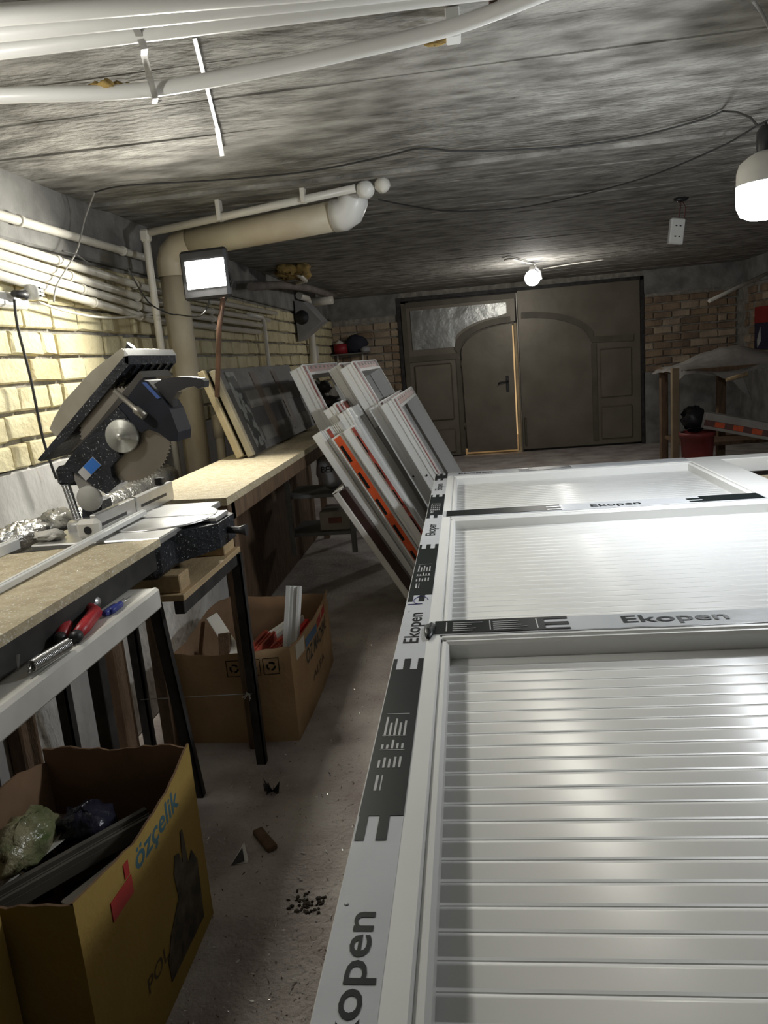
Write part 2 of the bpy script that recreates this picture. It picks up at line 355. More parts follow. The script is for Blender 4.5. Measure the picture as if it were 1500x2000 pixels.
mb = MB(); mb.box(GX0-.06, GX0, BY-.02, BY+.12, 0, GZ+.05); mb.box(GX1, GX1+.05, BY+.0, BY+.12, 0, GZ+.05); mb.box(GX0-.06, GX1+.05, BY-.0, BY+.12, GZ+.0, GZ+.05); mb.box(GX0-.06, GX0+.1, BY+.06, BY+.12, 0, GZ+.05); mb.box(GX1-.1, GX1+.05, BY+.06, BY+.12, 0, GZ+.05); mb.box(GX0-.06, GX1+.05, BY+.06, BY+.12, GZ-.12, GZ+.05); mb.box(GM-.02, GX1+.05, BY+.06, BY+.12, 0, .08); mb.box(GX0-.06, WK0-.02, BY+.06, BY+.12, 0, .08); mb.box(GM-.06, GM+.06, BY+.065, BY+.12, 0, GZ); struct('trim_1', mb, STEELD, 'dark steel gate frame set in the brickwork, with added daylight seals')  # strips behind the leaves are added to seal out daylight

# ================================================================= WHITE PVC PANEL ON ITS TABLE
TZ = .90
lf = thing('pvc_door_panel', 'large white plastic door panel lying flat with printed film on its edges', 'door panel', (.5, 2, TZ-.07))
XL, XR, Y0T, Y1T = -.18, 1.06, .12, 3.81
SW = .095
RAILS = [(1.525, 1.62), (2.735, 2.85), (3.70, Y1T)]
mb = MB(); mb.bbox(XL, XL+SW, Y0T, Y1T, TZ-.07, TZ, .003); st = part('stile', mb, PVC, lf)
mb = MB(); mb.bbox(XR, XR+.14, Y0T, Y1T-.11, TZ-.07, TZ, .003); part('stile', mb, PVC, lf)
mb = MB(); mb.bbox(XL+SW, XR, Y0T, Y0T+.1, TZ-.07, TZ-.001, .003); part('rail', mb, PVC, lf)
rails = []
for i, (a, b) in enumerate(RAILS):
    mb = MB(); mb.bbox(XL+SW, XR if i < 2 else 2.2, a, b, TZ-.07, TZ-.001, .003); rails.append(part('rail', mb, PVC, lf))
mb = MB(); mb.bbox(2.1, 2.2, Y0T, 3.7, TZ-.07, TZ, .003); part('stile', mb, PVC, lf)
# glazing beads and slats in each field
REC = .042
for a, b in ((Y0T+.1, 1.525), (1.62, 2.735), (2.85, 3.70)):
    for x0, x1, y0, y1 in ((XL+SW, XL+SW+.018, a, b), (XR-.018, XR, a, b), (XL+SW, XR, a, a+.018), (XL+SW, XR, b-.018, b)):
        mb = MB(); mb.bbox(x0, x1, y0, y1, TZ-.06, TZ-.004, .006); part('glazing_bead', mb, PVC, lf)
    n = round((b-a-.036)/.0405); p = (b-a-.036)/n
    base = MB(); L = XR-XL-SW-.03
    prof = [(0, -.012), (0, -.0016), (.0008, -.0016), (.0022, -.0003)]+[(.0022+(p-.0022)*q, -.0003+.00013*math.sin(math.pi*(.08+.84*q))) for q in (.12, .25, .4, .55, .7, .85, 1)]+[(p, -.012)]
    base.prism([(XL+SW+.015, u, h) for u, h in prof], [(XR-.015, u, h) for u, h in prof])
    for k in range(6, len(base.sm)-2): base.sm[k] = True
    src = None
    for i in range(n):
        if src is None:
            o = mesh_obj('slat', base, SLATM, Vector()); src = o
        else:
            o = src.copy(); COL.objects.link(o)
        o.parent = lf; o.location = Vector((0, a+.018+i*p, TZ-REC))-OFF[lf]
mb = MB(); mb.box(XL+SW, XR, Y0T, 3.7, TZ-.068, TZ-REC-.0115); part('backing_sheet', mb, PVC, lf)
# printed film along the left stile
ST = frameM((XL, 0, TZ+.0008), (0, 1, 0), (-1, 0, 0))   # local x = along +Y, y = towards -X
fm = MB(); fm.box(XL+.002, XL+.064, Y0T, Y1T-.005, TZ, TZ+.0006); fo = part('protective_film', fm, FILM, st, 'glossy grey film')
def block(y0, y1, xa, xb, along, parent, z, t0=True, t1=True):
    """black printed block with square teeth; along Y between xa..xb, or along X"""
    mbx = MB(); zz = z+.0008
    def q(u0, u1, v0, v1):
        if along == 'Y': mbx.box(v0, v1, u0, u1, z, zz)
        else: mbx.box(u0, u1, v0, v1, z, zz)
    wd = xb-xa; t = .052
    q(y0+(t if t0 else 0), y1-(t if t1 else 0), xa, xb)
    for e, on in ((0, t0), (1, t1)):
        if not on: continue
        u0, u1 = (y0, y0+t) if e == 0 else (y1-t, y1)
        for v in ((.02, .22), (.47, .70)) if e == 0 else ((.0, .12), (.36, .58), (.82, 1)): q(u0, u1, xa+wd*v[0], xa+wd*v[1])
    return part('film_print', mbx, INK, parent, 'black printed block')
for y0, y1 in ((.835, 1.415), (1.775, 2.345), (2.745, 3.22), (3.60, 3.80)):
    pr = block(y0, y1, XL+.003, XL+.064, 'Y', fo, TZ+.0006)
    tx = MB(); r2 = random.Random(3)
    if y1-y0 > .3:
        s = (y1-y0)/.58
        for g, (u0, u1) in enumerate(((.17, .21), (.225, .255), (.265, .33))):
            tx.box(XL+.012, XL+.052, y0+(u1+.011)*s, y0+(u1+.0125)*s, TZ, TZ+.0018)
            for k in range(5):
                xk = XL+.014+k*.008; tx.box(xk, xk+.0035, y0+u0*s, y0+(u0+(u1-u0)*r2.uniform(.4, 1))*s, TZ, TZ+.0018)
        tx.box(XL+.016, XL+.020, y0+.11*s, y0+.15*s, TZ, TZ+.0018); tx.box(XL+.024, XL+.026, y0+.11*s, y0+.15*s, TZ, TZ+.0018)
        part('small_print', tx, INKG, pr, 'fine grey print')
for y0 in (.505, 1.5, 2.47, 3.33):
    ln = .205 if y0 < 1 else (.19 if y0 < 2 else .17)
    text('Ekopen', Matrix.Translation((XL+.058, y0, TZ+.0012)) @ frameM((0, 0, 0), (0, 1, 0), (-1, 0, 0)), ln, .044, INK, fo, bold=.012)
    mb = MB(); mb.lathe([(0, .0008), (.003, .0008), (.003, .0005)], (XL+.012, y0+ln+.012, TZ)); part('trade_dot', mb, mat('faint_print', (.3, .31, .32), .4), fo)
# pen scribble
mb = MB(); c = at(822, 1172, 'Z', TZ+.0015)
mb.tube([c+Vector((.018*math.cos(a)-.0*a, .030*math.sin(a), 0)) for a in [i*.5 for i in range(11)]]+[c+Vector((-.03, -.03, 0))], .0011, 5); part('pen_mark', mb, mat('blue_pen', (.02, .03, .22), .4), fo, 'blue pen scribble')
for i, (blocks, words) in enumerate((([(-.10, .195, False, True), (.70, 1.05, True, False)], [(.31, .22)]), ([(-.10, .33, False, True), (.79, 1.05, True, False)], [(.44, .18)]), ([(.24, .5, True, True)], [(-.06, .17)]))):
    a, b = RAILS[i]; rl = rails[i]
    fm = MB(); ed = -.112; nn = 26
    vs = []; fs = []
    for k in range(nn+1):
        x = ed+(XR-ed)*k/nn; j = R.uniform(0, .004); hgt = TZ+.0008+R.uniform(0, .0012)
        vs += [(x, a+.012+j, TZ), (x, a+.015+j, hgt), (x, b+.004, hgt), (x, b+.007, TZ-.006)]
    for k in range(nn): fs += [(4*k+q, 4*k+q+1, 4*k+q+5, 4*k+q+4) for q in range(3)]
    fm.add(vs, fs); fr = part('protective_film', fm, FILM, rl, 'glossy grey film')
    for x0, x1, t0, t1 in blocks: block(x0, x1, a+.02, b+.002, 'X', fr, TZ+.002, t0, t1)
    for x0, ln in words: text('Ekopen', Matrix.Translation((x0, a+.028, TZ+.0026)), ln, .055, INK, fr, bold=.012)
    if i == 0:
        tx = MB()
        for k, (x0, n) in enumerate(((-.06, 5), (.03, 5))):
            for q in range(n): tx.box(x0, x0+R.uniform(.03, .075), a+.03+q*.012, a+.033+q*.012, TZ+.002, TZ+.0034)
        for x0 in (-.075, .022, .125): tx.box(x0, x0+.0025, a+.03, b-.008, TZ+.002, TZ+.0034)
        part('small_print', tx, INKG, fr, 'fine grey print')
# torn film end curling at the stile
mb = MB(); c = Vector((-.112, 1.56, TZ+.004)); mb.blob(c, (.012, .045, .006), 5, .3); part('torn_film', mb, INK, rails[0], 'crumpled black film end')
tb = thing('work_table', 'steel assembly table under the white door panel', 'table', (.9, 1.9, 0))
mb = MB(); mb.bbox(-.08, 2.1, .2, 3.6, .79, .829, .004); part('tabletop', mb, CHIP, tb)
for x in (0, 2.0):
    for y in (.3, 1.9, 3.5):
        mb = MB(); mb.bbox(x-.02, x+.02, y-.02, y+.02, 0, .79, .003); part('leg', mb, STEELD, tb)

# ================================================================= BENCHES ON THE LEFT
BZ = 1.05
b1 = thing('workbench', 'near chipboard workbench with dark steel frame beside the mitre saw', 'workbench', (-1.3, 1.3, 0))
Mb = Matrix.Identity(4)
mb = MB(); mb.prism([(-.90, .3, BZ-.022), (-.90, 2.0, BZ-.022), (-1.5, 1.86, BZ-.022), (-1.5, .3, BZ-.022)], [(-.90, .3, BZ), (-.90, 2.0, BZ), (-1.5, 1.86, BZ), (-1.5, .3, BZ)]); part('worktop', mb, CHIP, b1)
mb = MB(); mb.bbox(-.935, -.905, .3, 1.97, BZ-.085, BZ-.022, .003); part('apron', mb, STEELD, b1)
mb = MB(); mb.bbox(-1.46, -1.42, .3, 1.85, BZ-.085, BZ-.022, .003); part('apron', mb, STEELD, b1)
for x, y in ((-1.1, 1.9), (-.925, .35), (-1.44, 1.82), (-1.44, .35)):
    mb = MB(); mb.bbox(x-.02, x+.02, y-.02, y+.02, 0, BZ-.03, .002); part('leg', mb, STEELD, b1)
ss = thing('saw_stand', 'low timber shelf on steel legs carrying the mitre saw', 'stand', (-1.08, 2.3, 0))
SHZ = .868
mb = MB(); mb.bbox(-1.35, -.865, 2.03, 2.6, SHZ-.02, SHZ, .002); part('shelf_board', mb, PINE, ss)
mb = MB(); mb.bbox(-.9, -.868, 2.03, 2.6, SHZ-.06, SHZ-.02, .002); part('apron', mb, STEELD, ss)
mb = MB(); mb.bbox(-1.34, -1.3, 2.03, 2.6, SHZ-.06, SHZ-.02, .002); part('apron', mb, STEELD, ss)
for y0, y1 in ((2.05, 2.13), (2.47, 2.585)):
    mb = MB(); mb.bbox(-1.32, -.88, y0, y1, SHZ, SHZ+.055, .003); part('bearer', mb, PINE, ss, 'pine block')
for x, y, dy in ((-.874, 2.56, 0), (-1.05, 2.2, .14), (-1.32, 2.56, 0), (-1.32, 2.05, 0)):
    mb = MB(); zt = SHZ-.02
    for x0, x1, y0, y1 in ((x-.018, x+.018, y-.003, y+.003), (x+.012, x+.018, y-.003, y+.03)):
        mb.prism([(x0, y0+dy, 0), (x1, y0+dy, 0), (x1, y1+dy, 0), (x0, y1+dy, 0)], [(x0, y0, zt), (x1, y0, zt), (x1, y1, zt), (x0, y1, zt)])
    part('leg', mb, STEELD, ss)
mb = MB(); mb.tube([(-.874, 2.553, .30), (-1.32, 2.553, .29)], .002, 5); part('string', mb, GREYC, ss)
mb = MB(); c = Vector((-.885, 2.545, .305))
for i in range(14): mb.tube([c, c+Vector((R.uniform(-.03, .015), R.uniform(-.02, 0), R.uniform(-.03, .01)))], .0015, 4)
part('string_knot', mb, PVCO, ss, 'frayed pale string knot')
b2 = thing('rear_workbench', 'far dusty chipboard bench running behind the mitre saw', 'workbench', (-1.1, 4, 0))
mb = MB(); mb.prism([(-.90, 2.62, BZ-.03), (-.90, 6.4, BZ-.03), (-1.32, 6.4, BZ-.03), (-1.32, 2.66, BZ-.03)], [(-.90, 2.62, BZ), (-.90, 6.4, BZ), (-1.32, 6.4, BZ), (-1.32, 2.66, BZ)]); part('worktop', mb, CHIP, b2)
mb = MB(); mb.bbox(-.945, -.905, 2.64, 6.38, BZ-.1, BZ-.03, .003); part('apron', mb, OLDW, b2)
mb = MB(); mb.bbox(-1.31, -1.27, 2.68, 6.38, BZ-.1, BZ-.03, .003); part('apron', mb, OLDW, b2)
for x, y in ((-.93, 2.7), (-1.29, 2.7), (-.93, 6.3), (-1.29, 6.3)):
    mb = MB(); mb.bbox(x-.025, x+.025, y-.025, y+.025, 0, BZ-.03, .003); part('leg', mb, OLDW, b2)
# tool tray: a white window board fixed under the bench edge
ty = thing('tool_tray', 'white plastic window board fixed below the near bench as a tool tray', 'shelf', (-.92, 1.3, .9))
mb = MB(); mb.bbox(-1.01, -.84, .6, 1.80, .945, .962, .003); part('board', mb, PVCO, ty)
mb = MB(); mb.bbox(-.852, -.83, .6, 1.802, .905, .965, .007); part('front_lip', mb, PVCO, ty)
# pliers
pl = thing('pliers', 'red handled pliers lying on the white tool tray', 'pliers', at(165, 1200, 'Z', .965))
ph = at(178, 1172, 'Z', .985); 
for s, (px, py), (qx, qy) in ((0, (118, 1246), (136, 1198)), (1, (150, 1242), (186, 1196))):
    a = at(px, py, 'Z', .978); b = at(qx, qy, 'Z', .982); c = at(168, 1186, 'Z', .985)
    mb = MB(); mb.tube([a, a.lerp(b, .35), b, b.lerp(c, .55), c], .012, 10, rs=[.012, .0155, .016, .0165, .013]); part('grip', mb, REDR, pl)
    mb = MB(); d = (a-b).normalized(); mb.tube([a-d*.004, a+d*.012, a+d*.02], .013, 10, rs=[.0135, .0135, .005]); part('grip_end', mb, BLACK, pl)
mb = MB(); e = at(182, 1176, 'Z', .988); mb.tube([c, e, e+(e-c)*.8], .013, 10, rs=[.016, .021, .007]); part('jaw', mb, STEEL, pl)
# spring
def helix(a, b, r, turns, n=10):
    a = Vector(a); b = Vector(b); t = (b-a).normalized(); u = t.orthogonal().normalized(); q = t.cross(u)
    return [a.lerp(b, i/(turns*n))+(u*math.cos(2*math.pi*i/n)+q*math.sin(2*math.pi*i/n))*r for i in range(turns*n+1)]
a, b = at(62, 1302, 'Z', .98), at(134, 1258, 'Z', .98)
mb = MB(); mb.tube(helix(a, b, .0105, 26), .0026, 5); mb.tube([a, a+(a-b)*.1+Vector((0, 0, -.008))], .003, 6); mb.tube([b, b+(b-a)*.08], .003, 6)
solo('coil_spring', mb, STEEL, 'steel coil spring lying on the white tool tray', 'spring')
for i, (p, q) in enumerate((((203, 1200), (243, 1170)), ((215, 1195), (255, 1166)))):
    a, b = at(*p, 'Z', .972), at(*q, 'Z', .972); t = thing('screwdriver', ('blue screwdriver nearest the pliers on the white tray', 'blue screwdriver behind its twin on the white tray')[i], 'screwdriver', a, 'screwdrivers on the tray')
    mb = MB(); mb.tube([a, a.lerp(b, .08), a.lerp(b, .5), a.lerp(b, .58)], .008, 8, rs=[.006, .009, .008, .004]); part('handle', mb, BLUER, t)
    mb = MB(); mb.tube([a.lerp(b, .55), b], .003, 6); part('shank', mb, STEEL, t)
mb = MB(); a, b, c = at(0, 1316, 'Z', .964), at(33, 1309, 'Z', .964), at(36, 1285, 'Z', .985)
n = Vector((0, 0, .003)); s = Vector((-.012, -.008, 0))
mb.prism([a, b, b+s, a+s], [p+n for p in (a, b, b+s, a+s)]); mb.prism([b, b+s, b+s+Vector((.004, .006, .03)), b+Vector((.004, .006, .03))], [p+Vector((.003, .003, 0)) for p in (b, b+s, b+s+Vector((.004, .006, .03)), b+Vector((.004, .006, .03)))])
solo('corner_bracket', mb, GALV, 'small bent grey metal bracket at the left end of the tray', 'bracket')
# pvc strips on the bench
def strip(name, p0, p1, w_, h_, mt, label, cat, group=None):
    p0, p1 = Vector(p0), Vector(p1); d = p1-p0; M = frameM(p0, d, Vector((0, 0, 1)).cross(d)); mb = MB()
    mb.bbox(0, d.length, -w_/2, w_/2, 0, h_, .002, M=M); mb.box(0, d.length, -w_*.15, w_*.15, h_, h_+.002, M=M)
    return solo(name, mb, mt, label, cat, group)
strip('plastic_profile', at(-60, 1188, 'Z', BZ), at(282, 1012, 'Z', BZ)+Vector((0, 0, .012)), .024, .016, PVC, 'long thin white plastic profile lying across the near bench', 'profile')
strip('plastic_profile', at(-80, 1120, 'Z', BZ), at(32, 1072, 'Z', BZ), .03, .03, PVC, 'short white plastic profile at the left end of the near bench', 'profile')

# ================================================================= MITRE SAW
SYN, SYF = 2.24, 2.31     # near and far faces of the saw arm
saw = thing('mitre_saw', 'black mitre saw with tilted upper table standing between the benches', 'saw', (-1.1, 2.3, SHZ+.055))
def sp(cx, cy, y): return at(80+cx/4.1667, 660+cy/4.1667, 'Y', y)   # detail coordinates of the saw
def plate(pts, y0, y1):
    P = [sp(a, b, SYN) for a, b in pts]; mbx = MB()
    mbx.prism([Vector((p.x, y0, p.z)) for p in P], [Vector((p.x, y1, p.z)) for p in P]); return mbx
# base casting with front arm
base = MB(); base.bbox(-1.36, -.91, 1.99, 2.56, SHZ+.056, BZ-.02, .02); base.prism([(-.93, 2.10, SHZ+.07), (-.80, 2.22, SHZ+.09), (-.80, 2.38, SHZ+.09), (-.93, 2.5, SHZ+.07)], [(-.93, 2.10, BZ-.012), (-.80, 2.22, BZ-.012), (-.80, 2.38, BZ-.012), (-.93, 2.5, BZ-.012)])
bs = part('base', base, SAWB, saw)
mb = MB(); mb.bbox(-1.3, -.90, 2.0, 2.55, BZ-.02, BZ+.001, .004); part('base_plate', mb, ALU, saw, 'bright metal saw table')
mb = MB(); mb.lathe([(.0, .006), (.185, .006), (.19, .003), (.19, 0)], (-1.02, 2.29, BZ), n=40); mb.bbox(-.92, -.81, 2.24, 2.36, BZ-.011, BZ+.004, .003); tt = part('turntable', mb, ALU, saw)
mb = MB(); mb.box(-1.12, -.83, 2.285, 2.297, BZ+.0061, BZ+.0068); part('kerf_slot', mb, BLACK, tt)
mb = MB(); mb.tube([(-.82, 2.3, BZ-.05), (-.76, 2.3, BZ-.055), (-.735, 2.3, BZ-.055)], .016, 12, rs=[.01, .012, .02]); part('lock_knob', mb, BLACK, saw)
mb = MB(); mb.bbox(-.93, -.915, 2.44, 2.54, BZ-.1, BZ-.04, .002); part('rating_label', mb, INKG, saw)
# fence: two aluminium halves with slots
for y0, y1 in ((2.06, 2.33), (2.34, 2.66)):
    mb = MB(); mb.bbox(-1.135, -1.115, y0, y1, BZ+.001, BZ+.07, .003); f_ = part('fence', mb, ALU, saw)
    mb = MB(); mb.box(-1.1155, -1.1145, y0+.03, y1-.07, BZ+.028, BZ+.038); part('slot', mb, BLACK, f_)
mb = MB(); mb.bbox(-1.17, -1.10, 2.03, 2.07, BZ+.001, BZ+.06, .012); fe = part('fence_bracket', mb, PVCO, saw)
mb = MB(); mb.lathe([(0, 0), (.012, 0)], (-1.13, 2.0285, BZ+.03), (0, -1, 0)); part('bolt_hole', mb, BLACK, fe)
mb = MB(); mb.bbox(-1.15, -1.12, 2.58, 2.61, BZ+.07, BZ+.095, .003); part('fence_knob', mb, BLACK, saw)
mb = MB(); mb.lathe([(0, .03), (.04, .03), (.045, .02), (.045, 0)], (-1.24, 2.2, BZ)); part('bevel_boss', mb, ALU, saw)
# rear pivot
mb = plate([(335, 1290), (490, 1330), (500, 1420), (470, 1500), (420, 1590), (390, 1590), (335, 1500)], SYN, SYF); part('pivot_bracket', mb, SAWB, saw)
mb = plate([(290, 1060), (330, 1100), (430, 1180), (490, 1270), (480, 1330), (430, 1360), (380, 1340), (340, 1230), (300, 1150)], SYN-.02, SYN-.001); pa = part('pivot_arm', mb, mat('grey_cast_metal', (.35, .34, .32), .5, .4, .15, 8), saw)
c = sp(425, 1295, SYN); mb = MB(); mb.lathe([(0, .014), (.037, .014), (.042, .008), (.042, 0)], (c.x, SYN-.02, c.z), (0, -1, 0)); part('pivot_cap', mb, mat('grey_cap', (.4, .39, .36), .55), pa)
# arm, guards, motor
c = plate([(230, 1020), (320, 900), (500, 710), (660, 560), (720, 620), (800, 740), (640, 900), (680, 950), (600, 1040), (610, 1110), (660, 1180), (570, 1260), (460, 1190), (350, 1110), (260, 1060)], SYN, SYF)
arm = part('arm', c, SAWB, saw)
part('blade_guard', plate([(660, 560), (740, 470), (840, 335), (900, 350), (1010, 480), (1075, 580), (1140, 760), (1135, 835), (1070, 832), (990, 770), (900, 735), (840, 765), (760, 700)], SYN+.0, SYF+.02), mat('guard_paint', (.014, .016, .024), .5, 0, .2, 12, spec=.25), saw)
part('motor_housing', plate([(300, 900), (250, 930), (420, 760), (820, 270), (850, 320), (740, 460)], SYN-.014, SYF+.14), mat('motor_brown', (.05, .043, .036), .6, 0, .2, 10), saw)
ctr = sp(690, 790, SYN); rad = 91/1450*2.42
pts = []; nt = 72
for i in range(nt):
    a0 = 2*math.pi*i/nt; pts += [(rad*math.cos(a0), rad*math.sin(a0)), (rad*.955*math.cos(a0+.02), rad*.955*math.sin(a0+.02)), (rad*.96*math.cos(a0+.06), rad*.96*math.sin(a0+.06))]
mb = MB(); yb = SYF-.035; mb.prism([(ctr.x+a, SYN-.004, ctr.z+b) for a, b in pts], [(ctr.x+a, SYN-.001, ctr.z+b) for a, b in pts]); 
for p in mb.v: p.y += .0
bl = part('blade', mb, BLADE, saw, 'toothed circular steel blade')
# the arm plate lies in front of the upper left half of the blade
for p in (arm,):
    for v in p.data.vertices: v.co.y -= .03 if v.co.y+OFF[p].y < SYN+.01 else 0
for v in [o for o in saw.children if o.name.startswith('blade_guard')][0].data.vertices: v.co.y -= .025 if v.co.y+OFF[saw].y < SYN+.01 else 0
mb = MB(); mb.lathe([(.0, .03), (.012, .03), (.012, .022), (.026, .022), (.028, .014), (.05, .014), (.054, .006), (.054, 0)], (ctr.x, SYN-.022, ctr.z), (0, -1, 0), 28); part('arbor_washer', mb, mat('washer_steel', (.55, .55, .5), .35, .7, .1, 10), bl)
part('handle', (lambda pts: plate(pts, SYN-.01, SYN+.035))([(930, 375), (1005, 330), (1100, 318), (1200, 315), (1310, 328), (1340, 350), (1335, 400), (1290, 412), (1255, 392), (1190, 405), (1120, 440), (1080, 500), (1085, 560), (1010, 480)]), BLACK, saw)
part('handle_strip', plate([(850, 360), (885, 358), (1005, 485), (975, 492)], SYN-.028, SYN-.024), mat('blue_strip', (.06, .12, .35), .4), saw, 'blue strip')
mb = MB(); mb.tube([sp(600, 430, SYN-.04), sp(760, 570, SYN-.05), sp(770, 580, SYN-.05), sp(845, 640, SYN-.05)], .008, 10, rs=[.008, .008, .013, .013]); part('table_support_rod', mb, mat('rod_metal', (.3, .28, .24), .4, .7), saw)
mb = plate([(340, 1080), (460, 955), (530, 1025), (405, 1150)], SYN-.032, SYN-.0305); lb = part('sticker', mb, INKG, saw, 'white sticker')
mb = plate([(385, 1035), (460, 960), (527, 1025), (450, 1100)], SYN-.0335, SYN-.032); part('sticker_field', mb, mat('sticker_blue', (.03, .15, .5), .4), lb, 'blue field')
# upper table: ribbed plate tilted with its cover
part('upper_table', plate([(0, 985), (30, 1000), (260, 790), (740, 215), (735, 145), (700, 150), (330, 590)], SYN-.02, SYN+.36), SAWB, saw)
mb = MB()
p0, p1 = sp(725, 150, SYN), sp(720, 215, SYN)
ut = plate([(700, 90), (735, 140), (735, 215), (705, 200)], SYN-.02, SYN+.37); part('table_edge', ut, ALU, saw)
for k in range(6):
    y = SYN+.02+k*.06
    part('rib', plate([(720, 215), (760, 225), (690, 330), (560, 420)], y, y+.006), SAWB, saw)
part('table_cover', plate([(640, 85), (675, 110), (685, 180), (560, 330), (120, 815), (55, 745), (90, 660), (170, 520), (400, 270)], SYN+.01, SYN+.3), SAWCOV, saw, 'smoky plastic cover')
mb = MB(); mb.tube([sp(690, 120, SYN+.33), sp(735, 60, SYN+.33)], .012, 10, rs=[.006, .018]); part('clamp_knob', mb, BLACK, saw)
# springs and cord block at the back
mb = MB(); q_ = sp(195, 1120, SYN); mb.bbox(q_.x-.035, q_.x+.04, SYN, SYN+.06, q_.z-.035, q_.z+.03, .012); part('spring_hook_block', mb, SAWB, saw)
for dx in (-12, 14):
    mb = MB(); mb.tube(helix(sp(200+dx, 1190, SYN+.01), sp(335+dx, 1570, SYN+.01), .008, 40), .0022, 4); part('return_spring', mb, STEEL, saw)
mb = MB(); mb.blob((-1.27, 2.06, BZ+.015), (.045, .035, .016), 10, .3); solo('crumpled_rag', mb, PVCO, 'small white rag lying by the saw pivot', 'rag')

# ================================================================= LEFT WALL PIPES AND FITTINGS
WPX = -1.855
for i, (p, q, lab) in enumerate((((0, 420), (290, 505), 'highest white pipe on the left wall just under the beam'), ((0, 475), (300, 567), 'topmost of the four bundled white wall pipes'), ((0, 497), (300, 590), 'second of the four bundled white wall pipes'), ((0, 517), (300, 607), 'third of the four bundled white wall pipes'), ((0, 538), (300, 625), 'lowest of the four bundled white wall pipes'))):
    x = WX+.012+.03 if i == 0 else WX+.045
    a, b = at(*p, 'X', x), at(*q, 'X', x); d = (b-a)/(b.y-a.y)
    far = (4.55, 7.6, 7.3, 7.1, 6.9)[i]
    pts = [a+d*(1.6-a.y), a, b, Vector((x, far, b.z+(.0 if i == 0 else .03*(3-i)*.3)))]
    t = thing('wall_pipe', lab, 'pipe', pts[0], 'white pipes along the left wall')
    mb = MB(); mb.tube(pts, .021, 12); part('pipe', mb, PIPEW, t)
    for y in ((3.2, 4.2) if i == 0 else (3.35+.1*i, 4.3, 5.6)):
        k = min(range(3), key=lambda j: abs(pts[j].y-y)); c = a+d*(y-a.y) if y < b.y else b.lerp(pts[3], (y-b.y)/(far-b.y))
        mb = MB(); mb.tube([c-d.normalized()*.012, c+d.normalized()*.012], .026, 12); mb.box(x-.045, x, c.y-.012, c.y+.012, c.z-.012, c.z+.012); part('clip', mb, PIPEW, t)
# down-turned ends of the bundle on the far wall
for i, (yy, zt, zb, lab) in enumerate(((7.0, 1.98, 1.55, 'thin white riser dropping from the wall pipes beyond the drain'), (9.2, 2.3, 1.45, 'tall white riser pipe near the far corner'))):
    mb = MB(); x = WX+.07; mb.tube([(x, yy-.5, zt), (x, yy-.05, zt), (x, yy, zt-.04), (x, yy, zb), (x, yy, .9)], (.02, .042)[i], 12); solo('riser_pipe', mb, PIPEW, lab, 'pipe')
# drain stack
ds = thing('drain_pipe', 'thick beige drain pipe rising past the saw and turning under the ceiling', 'pipe', (-1.70, 4.5, 0))
bx, by_ = -1.70, 4.50
mb = MB(); mb.tube([(bx, by_, 0), (bx, by_, 1.0), (bx, by_, 2.13)], .079, 24); part('stack', mb, PIPEB, ds)
mb = MB(); mb.tube([(bx, by_, 2.09), (bx, by_, 2.17), (bx+.02, by_-.005, 2.215), (bx+.07, by_-.02, 2.25), (bx+.16, by_-.04, 2.265)], .088, 24, cap=False); part('elbow', mb, PIPEB, ds)
mb = MB(); mb.tube([(bx+.1, by_-.03, 2.262), (-.62, 4.22, 2.285)], .079, 24); part('branch', mb, PIPEB, ds)
mb = MB(); mb.tube([(-.65, 4.228, 2.285), (-.60, 4.215, 2.287), (-.565, 4.205, 2.30), (-.54, 4.20, 2.34), (-.535, 4.195, 2.40)], .088, 24, rs=[.086, .087, .086, .083, .08]); part('white_elbow', mb, PVC, ds, 'white elbow')
mb = MB(); mb.tube([(bx+.12, by_+.12, 0), (bx+.12, by_+.12, 1.22), (bx+.12, by_+.12, 1.25)], .03, 12); mb.tube([(bx+.12, by_+.12, 1.1), (bx+.12, by_+.12, 1.24)], .038, 12); solo('socketed_pipe', mb, PIPEB, 'short beige socketed pipe standing behind the thick drain', 'pipe')
# thin pipe following the drain
tp = thing('thin_pipe', 'thin white pipe running beside the thick drain and along the ceiling', 'pipe', (-1.72, 4.22, 0))
mb = MB(); mb.tube([(-1.735, 4.25, .6), (-1.735, 4.25, 2.28), (-1.735, 4.25, 2.30)], .021, 12); part('drop', mb, PIPEW, tp)
mb = MB(); mb.bbox(-1.762, -1.708, 4.222, 4.278, 2.26, 2.325, .01); part('elbow', mb, PIPEW, tp)
mb = MB(); mb.tube([(-1.73, 4.25, 2.305), (-.50, 4.05, 2.375)], .021, 12); part('run', mb, PIPEW, tp)
for f in (.38, .78):
    c = Vector((-1.73, 4.25, 2.305)).lerp(Vector((-.52, 4.05, 2.375)), f); mb = MB(); mb.bbox(c.x-.012, c.x+.012, c.y-.03, c.y+.03, c.z-.02, CZ, .003); part('clip', mb, PIPEW, tp)
mb = MB(); mb.blob((-.45, 4.06, 2.365), (.05, .045, .045), 8, .06); part('tee_fitting', mb, PVC, tp)
mb = MB(); mb.blob((-.36, 4.04, 2.375), (.04, .04, .04), 7, .1); part('union_fitting', mb, PVCO, tp)
